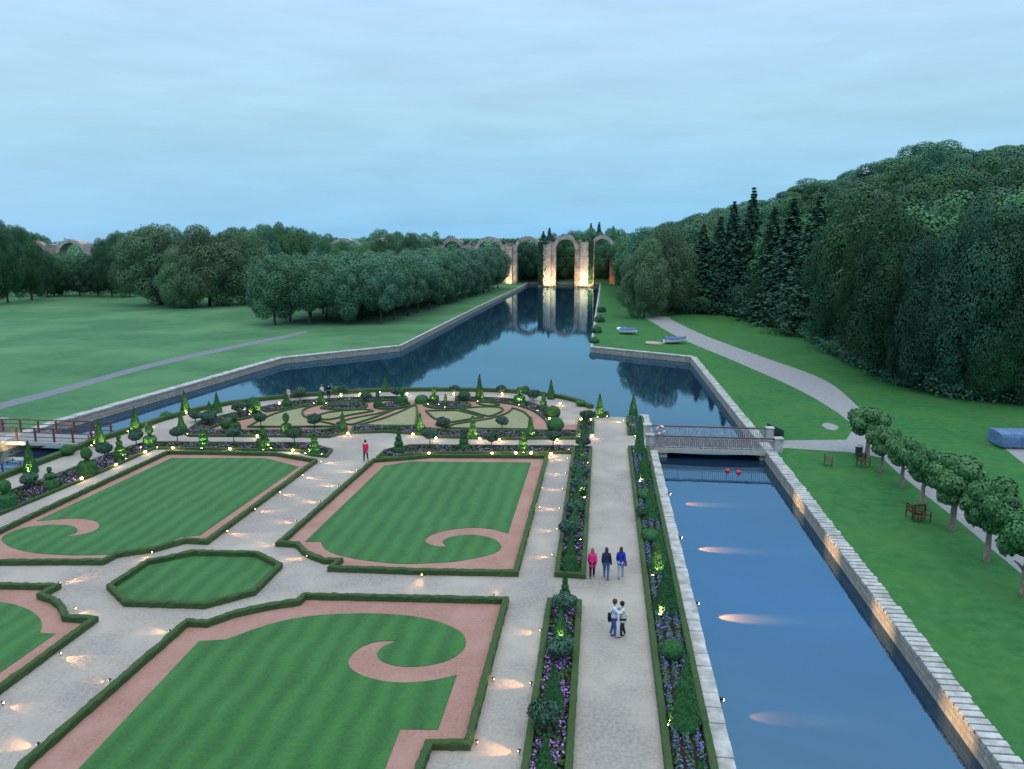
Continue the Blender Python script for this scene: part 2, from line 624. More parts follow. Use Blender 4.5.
def hedge(name, pts, label, closed=True, w=0.32, h=0.36, inset=0.0, group=None, cat='hedge', parent=None, **kw):
    if closed and poly_area(pts) < 0:
        inset = -inset
    mb = MB()
    hedge_mesh(mb, pts, closed, w, h, inset, **kw)
    o = mb.build(name, M['hedge'], parent)
    if not parent:
        tag(o, label, cat, group)
    return o


# leaf clouds -------------------------------------------------------------
def leaf_cloud(points, normals, size, rng, spread=0.27, aspect=1.0):
    n = len(points)
    nr = normals + rng.normal(0, spread, (n, 3))
    nr /= np.linalg.norm(nr, axis=1)[:, None] + 1e-9
    t = rng.normal(0, 1, (n, 3))
    u = np.cross(nr, t)
    u /= np.linalg.norm(u, axis=1)[:, None] + 1e-9
    v = np.cross(nr, u)
    s = size * rng.uniform(0.6, 1.3, (n, 1))
    a = points + u * s * 0.5
    b = points + v * s * 0.5 * aspect
    c = points - u * s * 0.5
    d = points - v * s * 0.5 * aspect
    V = np.stack([a, b, c, d], 1).reshape(-1, 3)
    Fq = np.arange(n * 4).reshape(n, 4)
    return V, Fq


def lobes_points(lobes, n, rng, inner=0.25):
    """lobes (cx,cy,cz,rx,ry,rz); points on their shells, not deep inside other lobes"""
    lobes = np.asarray(lobes, dtype=float)
    area = (lobes[:, 3] * lobes[:, 4] + lobes[:, 3] * lobes[:, 5] + lobes[:, 4] * lobes[:, 5])
    pr = area / area.sum()
    idx = rng.choice(len(lobes), size=int(n * 2.2), p=pr)
    d = rng.normal(0, 1, (len(idx), 3))
    d /= np.linalg.norm(d, axis=1)[:, None]
    L_ = lobes[idx]
    rr = 1 - np.abs(rng.normal(0, inner * 0.5, (len(idx), 1)))
    rr += rng.normal(0, 0.05, (len(idx), 1))
    P = L_[:, :3] + d * L_[:, 3:] * rr
    keep = np.ones(len(P), bool)
    for l in lobes:
        q = (P - l[:3]) / l[3:]
        keep &= (q * q).sum(1) > 0.55
    keep |= rng.random(len(P)) < 0.10
    P, d = P[keep][:n], d[keep][:n]
    return P, d


def broad_crown(rng, r=5.0, h0=3.0, h1=15.0, nl=16, n=5000, leaf=0.5, lump=0.42, droop=0.0):
    """lobes arranged over an egg-shaped crown between heights h0 and h1"""
    lobes = []
    cz, rz = (h0 + h1) / 2, (h1 - h0) / 2
    for i in range(nl):
        a = 2.399 * i + rng.uniform(-0.3, 0.3)
        u = 1 - 2 * (i + 0.5) / nl
        u = u * 0.97
        q = math.sqrt(1 - u * u) if u > 0 else math.sqrt(1 - u ** 4)
        k = 1 - lump
        lr = lump * rng.uniform(0.75, 1.3)
        out = rng.uniform(0.78, 1.14)
        wid = 1.0 if u > -0.2 else 0.92
        lobes.append((r * k * q * out * wid * math.cos(a), r * k * q * out * wid * math.sin(a), cz + rz * k * u * out, r * lr, r * lr, rz * lr * 0.95))
    lobes.append((0, 0, cz, r * 0.62, r * 0.62, rz * 0.66))
    P, d = lobes_points(lobes, n, rng)
    P[:, 2] = np.maximum(P[:, 2], h0 * 0.6)
    return leaf_cloud(P, d, leaf, rng)


def trunk_mesh(mb, h, r, rng, limbs=5, spread=0.35, top=0.7):
    bend = [(rng.uniform(-1, 1) * 0.05 * h, rng.uniform(-1, 1) * 0.05 * h) for _ in range(3)]
    pts = [(0, 0, -0.25), (0, 0, 0.02 * h), (bend[0][0] * 0.4, bend[0][1] * 0.4, h * 0.35), (bend[1][0], bend[1][1], h * top)]
    mb.tube(pts, [r * 1.35, r, r * 0.8, r * 0.4], 8)
    for k in range(limbs):
        a = k * 2.4 + rng.uniform(-0.3, 0.3)
        z = h * rng.uniform(0.3, 0.55)
        l = h * spread * rng.uniform(0.8, 1.2)
        p0 = Vector((bend[0][0] * 0.4, bend[0][1] * 0.4, z))
        p1 = p0 + Vector((math.cos(a) * l * 0.5, math.sin(a) * l * 0.5, l * 0.45))
        p2 = p0 + Vector((math.cos(a) * l, math.sin(a) * l, l * 0.75))
        mb.tube([p0, p1, p2], [r * 0.5, r * 0.33, r * 0.12], 6)


def make_tree(name, seed, height, radius, base=0.2, n=5000, leaf=0.5, material='wood_leaf', bark='bark', nl=16, lump=0.42, tr=None):
    rng = np.random.default_rng(seed)
    root = empty(name)
    V, Fq = broad_crown(rng, radius, height * base, height, nl, n, leaf, lump)
    me = np_mesh('crown', V, [Fq], [M[material]])
    link('crown', me, root)
    mb = MB()
    trunk_mesh(mb, height * 0.8, tr or height * 0.02, rng, limbs=(6 if height > 6 else 3), spread=radius / height * (0.9 if height > 6 else 0.45))
    mb.build('trunk', M[bark], root, smooth=True)
    return root


def make_conifer(name, seed, height, radius, n=9000, leaf=0.48):
    rng = np.random.default_rng(seed)
    root = empty(name)
    P, D = [], []
    layers = 44
    for i in range(layers):
        t = (i + 0.5) / layers
        z = height * (0.07 + 0.93 * t)
        rr = radius * 1.15 * (1 - t) ** 0.95 * rng.uniform(0.80, 1.15) + 0.05
        nb = max(5, int(10 * (1 - t) + 4))
        for k in range(nb):
            a = 2 * math.pi * k / nb + rng.uniform(-0.25, 0.25) + i
            L_ = rr * rng.uniform(0.7, 1.12)
            m = max(6, int(n / layers / nb * (1.25 - 0.5 * t) * 1.3))
            s = rng.uniform(0.15, 1.0, m) ** 0.7
            wob = rng.normal(0, 0.13, (m, 3)) * (0.5 + s[:, None]) * (1.15 - t)
            px = math.cos(a) * L_ * s
            py = math.sin(a) * L_ * s
            pz = z - 0.50 * L_ * s ** 1.4 + wob[:, 2] * 1.6
            P.append(np.stack([px + wob[:, 0] * 2.0, py + wob[:, 1] * 2.0, pz], 1))
            D.append(np.stack([np.cos(a) * np.ones(m) * 0.6, np.sin(a) * np.ones(m) * 0.6, np.ones(m)], 1))
    P, D = np.concatenate(P), np.concatenate(D)
    V, Fq = leaf_cloud(P, D, leaf, rng, 0.5, 0.7)
    link('crown', np_mesh('crown', V, [Fq], [M['conifer_leaf']]), root)
    mb = MB()
    mb.tube([(0, 0, -0.3), (0, 0, height * 0.5), (0, 0, height * 0.97)], [height * 0.018, height * 0.011, 0.03], 7)
    mb.build('trunk', M['bark'], root, smooth=True)
    return root


_protos_used = set()


def place_tree(proto, x, y, z, s, label, group, cat='tree', sz=None, rz=None):
    if proto.name not in _protos_used:
        _protos_used.add(proto.name)
        t = proto
    else:
        t = copy_tree(proto)
    t.location = (x, y, z)
    t.rotation_euler = (0, 0, random.uniform(0, 6.28) if rz is None else rz)
    t.scale = (s, s, (sz or s))
    tag(t, label, cat, group)
    return t


# ------------------------------------------------------------------ land and water
Z_W = -0.85
HOLE = [(-51, 4), (-50.5, 66.7), (-45, 105.5), (-31.4, 119.1), (-29.6, 185), (-26.8, 257.5), (-26.2, 283.5), (-0.7, 283.5), (-0.75, 281), (-1.6, 121.4), (12.9, 113), (13.6, 62), (13.6, 4)]
sheet('meadow', [[(-900, -60), (900, -60), (900, 2600), (-900, 2600)], HOLE], 0.0, M['meadow'])
sheet('canal_water', [[(-52, 3), (-51.3, 67), (-46, 106.2), (-32.2, 120), (-27.6, 258), (-27, 284.5), (0.3, 284.5), (0.2, 281), (-0.8, 122), (13.7, 113.6), (14.2, 62), (14.2, 3)]], Z_W, M['water'])

SHORE = GL([(0, 478), (55, 457), (90, 443), (138, 428), (160, 420.5), (195, 411), (230, 404), (272, 399), (300, 396.5), (340, 393.5), (371, 391.5), (425, 390.5), (484, 391), (506, 391.8), (538, 394.5), (560, 397.5), (578, 401.5), (594, 408.5), (609, 416.5), (640, 418)])
ISLAND = [(4.2, 4), (4.2, 73.9)] + [tuple(p) for p in reversed(SHORE)] + [(-43.3, 30), (-43.3, 4)]
sheet('garden_gravel', [ISLAND], 0.0, M['gravel'])
# green bank falling from the garden to the water
bk = resample([(-43.3, 4), (-43.3, 30)] + SHORE + [(4.2, 73.9)], False, 1.2)
mb = MB()
V = []
for i, p in enumerate(bk):
    a, c = bk[max(i - 1, 0)], bk[min(i + 1, len(bk) - 1)]
    d = (c - a).normalized()
    nr = Vector((-d.y, d.x))
    for off, z in ((-0.02, -0.002), (0.25, -0.12), (0.6, -0.7), (0.75, -1.4)):
        q = p + nr * (off + random.uniform(-0.05, 0.05) * (off > 0))
        V.append((q.x, q.y, z))
mb.add(V, [(i * 4 + k, i * 4 + k + 1, (i + 1) * 4 + k + 1, (i + 1) * 4 + k) for i in range(len(bk) - 1) for k in range(3)])
o = mb.build('garden_bank', M['meadow'])
o['kind'] = 'structure'


def canal_wall(line, label, cw=0.75, side=-1, slab=0.75, group='stone walls lining the canals', rough_edge=0.06, zt=0.07):
    """line runs along the water face; the land is on the side given (+1 left of travel)"""
    root = empty('canal_wall', (line[0][0], line[0][1], 0))
    ox, oy = line[0]
    rnd = random.Random(int(ox * 10 + oy))
    wb, cb = MB(), MB()
    P = [Vector(p) for p in line]
    nrm = []
    for i, p in enumerate(P):
        a, c = P[max(i - 1, 0)], P[min(i + 1, len(P) - 1)]
        d1 = (p - a).normalized() if i else (c - p).normalized()
        d2 = (c - p).normalized() if i < len(P) - 1 else d1
        d = (d1 + d2).normalized()
        nrm.append(Vector((-d.y, d.x)) * side / max(0.5, d.dot(d1)))
    V = []
    for p, n in zip(P, nrm):
        for off, z in ((-0.02, -1.7), (0.0, -0.09), (0.5, -0.09), (0.5, -1.7)):
            q = p + n * off
            V.append((q.x - ox, q.y - oy, z))
    Fs = [(i * 4 + k, i * 4 + (k + 1) % 4, (i + 1) * 4 + (k + 1) % 4, (i + 1) * 4 + k) for i in range(len(P) - 1) for k in range(4)]
    Fs += [(0, 1, 2, 3), tuple((len(P) - 1) * 4 + k for k in (3, 2, 1, 0))]
    wb.add(V, Fs)
    for i in range(len(P) - 1):
        a, b = P[i], P[i + 1]
        L_ = (b - a).length
        k = max(1, int(L_ / slab))
        for j in range(k):
            g = 0.05 if slab < 0.8 else 0.018
            t0, t1 = j / k + g / L_, (j + 1) / k - g / L_
            n0 = nrm[i].lerp(nrm[i + 1], t0)
            n1 = nrm[i].lerp(nrm[i + 1], t1)
            if 0 < j < k - 1 and k > 3:
                dd = (b - a).normalized()
                n0 = n1 = Vector((-dd.y, dd.x)) * side
            e1 = -0.05 + rnd.uniform(-0.02, 0.02)
            e2 = cw + rnd.uniform(-rough_edge, rough_edge)
            z = zt + rnd.uniform(-0.015, 0.015)
            q = [a.lerp(b, t0) + n0 * e1, a.lerp(b, t1) + n1 * e1, a.lerp(b, t1) + n1 * e2, a.lerp(b, t0) + n0 * e2]
            vs = [(v.x - ox, v.y - oy, zz) for zz in (-0.085, z) for v in q]
            cb.add(vs, [(3, 2, 1, 0), (4, 5, 6, 7), (0, 1, 5, 4), (1, 2, 6, 5), (2, 3, 7, 6), (3, 0, 4, 7)])
    wb.build('wall_face', M['canal_stone'], root)
    cb.build('coping', M['coping'], root, bevel=0.015)
    tag(root, label, 'canal wall', group)
    return root


canal_wall([(4.75, 4), (4.75, 62.6)], 'pale stone canal wall running beside the lavender bed of the gravel promenade', cw=0.55, side=1, slab=0.95, rough_edge=0.01)
canal_wall([(4.75, 67.8), (4.75, 75.2), (4.0, 75.5)], 'short stone canal wall between the railed bridge and the open pool', cw=0.5, side=1, slab=0.9, rough_edge=0.01)
canal_wall([(13.6, 4), (13.6, 62), (12.9, 113)], 'lamp-lit stone canal wall with ragged coping beside the lime tree lawn', cw=0.78, side=-1, slab=0.42)
canal_wall([(13.0, 113), (-1.6, 121.4)], 'short stone pool wall below the small upturned boats', cw=0.9, side=-1, slab=0.9)
canal_wall([(-31.4, 119.1), (-45, 105.5), (-50.5, 66.7), (-50.8, 40)], 'long angled stone pool wall bordering the open meadow', cw=1.0, side=-1, slab=0.9)
canal_wall([(-26.2, 283.4), (-26.8, 257.5), (-29.6, 185), (-31.4, 119.6)], 'low stone canal edge beside the avenue of clipped trees', cw=0.4, side=-1, slab=1.6, zt=0.04)
canal_wall([(-1.6, 122), (-0.7, 283.4)], 'low canal edge beside the reed tufts and the wood', cw=0.35, side=-1, slab=1.6, zt=0.04)


mb = MB()
mb.add([(-90, 283.9, -0.05), (14, 283.9, -0.05), (14, 293, 2.2), (-90, 293, 2.2), (14, 330, 2.4), (-90, 330, 2.4), (14, 340, -0.1), (-90, 340, -0.1)], [(0, 1, 2, 3), (3, 2, 4, 5), (5, 4, 6, 7)])
mb.build('far_bank', M['meadow'])['kind'] = 'structure'


canal_wall([(-0.8, 283.3), (-26.2, 283.3)], 'low stone canal end wall behind the floodlit aqueduct piers', cw=0.4, side=-1, slab=1.6, zt=0.04)
sheet('riverside_lawn', [[(14.38, 4), (14.38, 62), (13.75, 113.2), (-0.9, 122.2), (-0.1, 283.2), (9, 283.2), (9, 173), (40, 178), (44, 120), (60, 100), (90, 90), (90, 4)]], 0.004, M['shaded'])  # lawn sheet with the wood's shade put into its grass colour


# paths over the grass
def strip_path(name, left, right, material, z=0.012):
    pts = smooth_poly([(*p, 0) for p in left], False, 1.0) + smooth_poly([(*p, 0) for p in reversed(right)], False, 1.0)
    return sheet(name, [pts], z, material)


strip_path('drive_path', GL([(642, 317), (652, 322), (680, 338), (740, 363.5), (795, 388), (832, 409), (848, 421)]), GL([(668, 317), (676, 322), (706, 336), (760, 356), (820, 378), (852, 401), (872, 425)]), M['path'])
sheet('garden_path', [GL([(782, 440.5), (846, 440), (852, 431), (848, 420), (860, 417), (873, 426), (886, 446), (905, 466), (935, 489), (972, 516), (1015, 550), (1080, 602), (1060, 606), (1003, 559), (962, 524), (925, 495), (898, 473), (882, 458), (850, 452.5), (782, 448)])], 0.02, M['path'])
sheet('store_path', [GL([(984, 442.5), (1003, 447), (1024, 464), (1060, 492), (1080, 480), (1060, 462), (1040, 446)])], 0.013, M['path'])
strip_path('meadow_path', GL([(-60, 420), (0, 403), (60, 388), (150, 363.5), (240, 344), (284, 335.5), (306, 330.5)]), GL([(-60, 428), (0, 409.5), (60, 393.5), (150, 368), (240, 347.5), (288, 337.5), (309, 332)]), M['asphalt'])
sheet('worn_patch', [smooth_poly(GL([(822, 425), (828, 423), (838, 426.5), (836, 430), (828, 429.5)]), True)], 0.016, M['path'])

# forest floor and hill to the side of the drive
EDGE = [(9, 173), (16.3, 174), (26.5, 173.5), (32.5, 158.7), (35.4, 147.6), (33.3, 117.3), (33.8, 97.4), (36.6, 87.2), (43.5, 84), (75, 82)]


def edge_dist(x, y):
    p = Vector((x, y))
    best = 1e9
    for a, b in zip(EDGE[:-1], EDGE[1:]):
        a, b = Vector(a), Vector(b)
        t = max(0, min(1, (p - a).dot(b - a) / (b - a).length_squared))
        best = min(best, (a.lerp(b, t) - p).length)
    return best


def in_wood(x, y):
    loop = EDGE + [(260, 82), (260, 620), (9, 620)]
    c = False
    n = len(loop)
    for i in range(n):
        x1, y1 = loop[i]
        x2, y2 = loop[(i + 1) % n]
        if (y1 > y) != (y2 > y) and x < (x2 - x1) * (y - y1) / (y2 - y1) + x1:
            c = not c
    return c


def hill_h(x, y):
    if not in_wood(x, y):
        return 0.0
    d = edge_dist(x, y)
    t = max(0.0, min(1.0, (d - 6) / 95))
    t = t * t * (3 - 2 * t)
    far = 1.0 - 0.55 * max(0, min(1, (y - 150) / 200))
    return t * 38.0 * far * max(0.25, min(1.0, (x - 5) / 60))


xs = np.arange(2, 262, 6.0)
ys = np.arange(80, 520, 7.0)
V, idx = [], {}
for j, y in enumerate(ys):
    for i, x in enumerate(xs):
        V.append((x, y, hill_h(x, y) + 0.02 if in_wood(x, y) else -4.0))
nx = len(xs)
Fs = [(j * nx + i, j * nx + i + 1, (j + 1) * nx + i + 1, (j + 1) * nx + i) for j in range(len(ys) - 1) for i in range(nx - 1)]
me = bpy.data.meshes.new('wooded_hill')
me.from_pydata(V, [], Fs)
me.materials.append(M['forest_floor'])
link('wooded_hill', me)['kind'] = 'structure'


# ------------------------------------------------------------------ parterre lawns
GR = 'clipped hedges outlining the parterre lawns'


def panel(hedge_px, turf_px, label, extra=None):
    hp = smooth_poly([(p[0], p[1], (p[2] if len(p) > 2 else 1)) for p in hedge_px], True)
    tp = smooth_poly(turf_px, True)
    sheet('pink_gravel_border', [hp], 0.006, M['pink'])
    o = sheet('lawn_turf', [tp], 0.03, M['turf'], skirt=0.024)
    hedge('box_hedge', hp, label, True, w=0.27, h=0.31, inset=0.135, group=GR, jit=0.028)


L1H = GL([(104, 565.4), (117, 558.2), (154, 552.7), (185.5, 544), (208, 545), (318, 462.5), (307, 460.5), (277, 455.5), (200, 454), (167, 453.8), (22, 522), (-42, 553), (-42, 566)])
L1T = GL([(36, 521.5, 1), (49, 515.6, 1), (171, 458.3, 1), (265.5, 458.3, 1), (299, 466.9, 1), (200, 535.5, 1), (181, 537.5, 1), (156, 547), (117, 554), (78, 555.5), (39, 553.5), (15.6, 549), (4, 543), (2, 538), (11.7, 532), (29, 527.3), (52.7, 525), (70, 525.8), (77, 529), (76, 533), (63.5, 536.5, 1), (80, 535), (93.7, 531.3), (99.2, 526.4), (95.7, 521.5), (82, 519), (64.5, 519)])
panel(L1H, L1T, 'low clipped hedge around the scrolled far lawn beside the red-railed bridge')
L2H = GL([(281, 542.5), (276, 547), (296, 548), (302, 555), (311, 560), (324, 564.5), (336, 564.5), (327.5, 572), (420, 575.3), (518, 577), (548.5, 458), (480, 457.5), (432, 457.3), (400, 460), (372, 462)])
L2T = GL([(384, 466, 1), (411, 461.7, 1), (531, 462.7, 1), (508, 533.6, 1), (493.7, 529.7), (478, 528), (462.5, 528.6), (443.7, 531.2), (431, 535.5), (425, 541), (431, 545), (439, 546.6), (447.6, 546.6, 1), (443, 543.7), (443.7, 540.3), (453, 536.7), (467, 535), (482.8, 536.2), (495, 539.8), (500.8, 545.3), (500, 550), (490.6, 554.7), (470, 559.4), (447, 562.5), (401, 564), (364, 560.4), (340, 555.7), (326, 549.8), (320.5, 542, 1), (305, 542, 1)])
panel(L2H, L2T, 'low clipped hedge around the scrolled far lawn beside the long flower strip')
L4H = GL([(20, 769), (186, 624), (207, 625), (236, 615), (270, 608), (296, 604), (303, 597.5), (420, 600), (509, 602), (471, 751), (432, 751)]) + [(-5.5, 22.4), (-5.5, 10), (-18.6, 10), (-18.6, 20)]
L4T = [(-16.9, 10, 1), (-16.9, 20, 1)] + GL([(199, 641.5, 1), (226, 640, 1), (256, 629), (287, 620.3), (320, 615.5), (364, 613.8), (406, 615.8), (438, 622), (460, 632), (466, 642.6), (460, 653.7), (443, 662.3), (418, 667), (396, 666), (381.4, 661), (377, 653.7), (384, 646.3), (397.4, 641.4, 1), (376.5, 642), (359, 648.8), (348.7, 659.8), (352, 669.7), (369, 678.3), (398.6, 682.9), (430.5, 681), (456.8, 675.3, 1), (438, 730, 1), (400, 729.6, 1), (385, 769, 1)]) + [(-7.1, 10, 1)]
panel(L4H, L4T, 'low clipped hedge around the scrolled near lawn with a deep notch beside the promenade')
L3H = GL([(-120, 584.5), (62, 588.5), (44.5, 598), (52, 600.5, 0), (60, 604.5, 0), (66, 611, 0), (67.5, 615, 0), (68.4, 619.5), (99, 621.5), (0, 695)]) + [(-21.9, 18), (-21.9, 10), (-40, 10), (-40, 34)]
L3T = GL([(-80, 592, 1), (0, 602.5), (19.5, 606.4), (35, 614), (41.6, 623), (40, 633.6, 1), (55.7, 634, 1), (0, 673, 1)]) + [(-23.5, 18, 1), (-23.5, 10, 1), (-38, 10, 1), (-38, 32, 1)]
panel(L3H, L3T, 'low stepped clipped hedge around the near lawn across the path from the octagon')
OCT = GL([(106.5, 590), (124, 607), (205, 609.3), (256, 595.5), (283, 568), (259, 555.5), (193, 554.5), (146, 564.3)])
sheet('lawn_turf', [OCT], 0.03, M['turf'], skirt=0.02)
hedge('box_hedge', OCT, 'low clipped hedge enclosing the small octagonal lawn', True, w=0.27, h=0.31, inset=0.135, group=GR, jit=0.028)


# ------------------------------------------------------------------ flower beds
def sample_poly(poly, n, rng, lim=0.2):
    P = np.array([p[:2] for p in poly])
    lo, hi = P.min(0), P.max(0)
    out = []
    while len(out) < n:
        q = rng.uniform(lo, hi, (n * 2, 2))
        x, y = q[:, 0], q[:, 1]
        c = np.zeros(len(q), bool)
        dm = np.full(len(q), 1e9)
        for i in range(len(P)):
            x1, y1 = P[i]
            x2, y2 = P[(i + 1) % len(P)]
            if y1 != y2:
                hit = ((y1 > y) != (y2 > y)) & (x < (x2 - x1) * (y - y1) / (y2 - y1) + x1)
                c ^= hit
            l2 = (x2 - x1) ** 2 + (y2 - y1) ** 2 + 1e-9
            t = np.clip(((x - x1) * (x2 - x1) + (y - y1) * (y2 - y1)) / l2, 0, 1)
            dm = np.minimum(dm, np.hypot(x1 + t * (x2 - x1) - x, y1 + t * (y2 - y1) - y))
        c &= dm > lim
        out += list(q[c])
        if len(out) == 0 and lim > 0.01:
            lim *= 0.5
    return np.array(out[:n])


def flower_bed(poly, label, hw=0.26, hh=0.28, dens=45, style='purple', group='hedged flower beds of the parterre', step=0.22):
    if poly_area(poly) < 0:
        poly = poly[::-1]
    root = empty('flower_bed', (0, 0, 0))
    s = sheet('soil', [poly], 0.012, M['soil'], kind=None, parent=root)
    if min(p[1] for p in poly) > 38:
        hw, hh = hw * 0.8, hh * 0.8
    hedge('border_hedge', poly, None, True, w=hw, h=hh, inset=hw / 2, parent=root, step=step)
    rng = np.random.default_rng(int(abs(poly[0][0] * 37 + poly[0][1] * 91)))
    A = abs(poly_area(poly))
    if style == 'purple':
        n = int(A * dens)
        q = sample_poly(poly, n, rng, hw + 0.04)
        # flowers grow in patches
        k = np.array([noise.noise(Vector((a * 0.9, b * 0.9, 3.0))) for a, b in q])
        z = rng.uniform(0.10, 0.22, n)
        P = np.column_stack([q, z])
        V, Fq = leaf_cloud(P, np.tile([0, 0, 1.0], (n, 1)), 0.17, rng, 0.7)
        o = link('flower_foliage', np_mesh('flower_foliage', V, [Fq], [M['flower_leaf']]), root)
        o['kind'] = 'stuff'
        sel = (k > -0.05) & (rng.random(n) < 0.55)
        P2 = P[sel] + np.array([0, 0, 0.05])
        P2 = np.concatenate([P2, P2 + rng.normal(0, 0.05, P2.shape) * [1, 1, 0.3]])
        V, Fq = leaf_cloud(P2, np.tile([0, 0, 1.0], (len(P2), 1)), 0.085, rng, 0.5)
        o = link('blossom', np_mesh('blossom', V, [Fq], [M['purple']]), root)
        o['kind'] = 'stuff'
    else:
        x0 = min(p[0] for p in poly) + hw + 0.2
        x1 = max(p[0] for p in poly) - hw - 0.2
        y0 = min(p[1] for p in poly) + hw + 0.1
        y1 = max(p[1] for p in poly) - hw - 0.1
        PP, DD, FP = [], [], []
        for r_ in range(3):
            x = x0 + (x1 - x0) * r_ / 2
            y = y0
            while y < y1:
                c = np.array([x + rng.normal(0, 0.02), y, 0.1])
                d = rng.normal(0, 1, (26, 3))
                d[:, 2] = np.abs(d[:, 2])
                d /= np.linalg.norm(d, axis=1)[:, None]
                PP.append(c + d * [0.13, 0.16, 0.15])
                DD.append(d)
                if rng.random() < 0.42:
                    FP.append(c + np.column_stack([rng.normal(0, 0.09, 5), rng.normal(0, 0.1, 5), rng.uniform(0.15, 0.24, 5)]))
                y += 0.19
        PP, DD, FP = np.concatenate(PP), np.concatenate(DD), np.concatenate(FP)
        V, Fq = leaf_cloud(PP, DD, 0.085, rng, 0.5)
        o = link('flower_foliage', np_mesh('flower_foliage', V, [Fq], [M['lav_leaf']]), root)
        o['kind'] = 'stuff'
        V, Fq = leaf_cloud(FP, np.tile([0, 0, 1.0], (len(FP), 1)), 0.07, rng, 0.6)
        o = link('blossom', np_mesh('blossom', V, [Fq], [M['lavender']]), root)
        o['kind'] = 'stuff'
    tag(root, label, 'flower bed', group)
    return root


BA = [(-2.12, 37.75), (-0.5, 37.7), (-0.5, 62.5), (-2.12, 62.5)]
BB = [(-2.3, 10), (-0.62, 10), (-0.62, 34.9), (-2.3, 34.9)]
flower_bed(BA, 'long narrow purple flower bed with cones beyond the gravel crossing')
flower_bed(BB, 'narrow purple flower bed nearest the viewer, with spiral yew at its end', dens=60)
flower_bed([(2.42, 10), (4.15, 10), (4.15, 63.0), (2.42, 63.0)], 'long lavender bed with blue rows along the canal coping', style='lavender')
flower_bed([(2.55, 67.3), (4.1, 67.3), (4.1, 74.0), (2.6, 74.0)], 'short blue bed at the water end of the promenade past the bridge', style='lavender')
flower_bed([(-1.95, 67.6), (-0.42, 67.6), (-0.42, 72.6), (-1.95, 72.6)], 'short square flower bed with lit shrubs facing the bridge landing')
flower_bed(GL([(-40, 508), (20, 489), (58, 475.5), (96, 460.5), (127, 449), (146, 443.5), (309, 444.5), (333, 451), (327, 458), (311, 456.5), (297, 452), (155, 449.5), (146, 453.5), (116, 467), (80, 482.5), (0, 516), (-40, 532)]), 'long angled purple flower border between two gravel walks by the red-railed bridge', dens=38)
flower_bed(GL([(376, 459), (384, 451.5), (411, 446.5), (480, 447), (574, 447.5), (573, 454.2), (480, 454.5), (432, 454.5), (408, 456), (390, 459.8)]), 'straight purple flower border behind the far lawn beside the walking woman', dens=38)
flower_bed(GL([(189, 437), (183, 434), (200, 422), (236, 413.5), (250, 411), (262, 413.5), (250, 418.5), (222, 425), (206, 431.5), (320, 431.5), (345, 427.5), (348, 433.5), (330, 438), (260, 437.3)]), 'hooked flower bed at the curved end of the semicircular parterre near the angled border', dens=38)
flower_bed(GL([(350, 434), (353, 427), (418, 428), (440, 430.8), (500, 431.5), (578, 431.8), (578, 439.6), (500, 440), (436, 438), (415, 434.8), (385, 433)]), 'long flower bed along the straight side of the semicircular parterre', dens=38)
flower_bed(smooth_poly(GL([(258, 409, 1), (285, 403.5), (300, 401.7), (340, 399.3), (371, 398.2), (400, 397.8, 1), (400, 401, 1), (371, 402), (340, 404), (305, 406.5), (288, 409.5), (266, 412.5, 1)]), True, 2), 'thin curved flower bed behind the scroll pattern beside the standing couple', hw=0.24, dens=38)
flower_bed(smooth_poly(GL([(455, 397.8, 1), (482, 398.6), (510, 400), (530, 403.5), (545, 409), (556, 417), (561, 424, 1), (549, 427, 1), (544, 420), (534, 412.5), (519, 406.5), (500, 403.5), (480, 402), (455, 401, 1)]), True, 2), 'thin curved flower bed behind the scroll pattern on the promenade side', hw=0.24, dens=38)
flower_bed(smooth_poly(GL([(375, 408), (388, 404), (400, 402.8), (410, 404), (409, 407), (398, 409.5), (384, 410.2)]), True, 2), 'small oval purple flower bed within the scrolls, beside the dome bush', hw=0.22, dens=45)
flower_bed(smooth_poly(GL([(423, 406), (434, 403.3), (452, 403), (468, 404), (471, 407), (456, 409.3), (436, 409.3)]), True, 2), 'small oval purple flower bed holding the yellow-lit topiary', hw=0.22, dens=45)
flower_bed(smooth_poly(GL([(320, 409), (334, 405.5), (352, 404), (366, 404.5), (366, 408.5), (345, 411)]), True, 2), 'small tapering flower bed inside the scrolls near the standing couple', hw=0.22, dens=45)

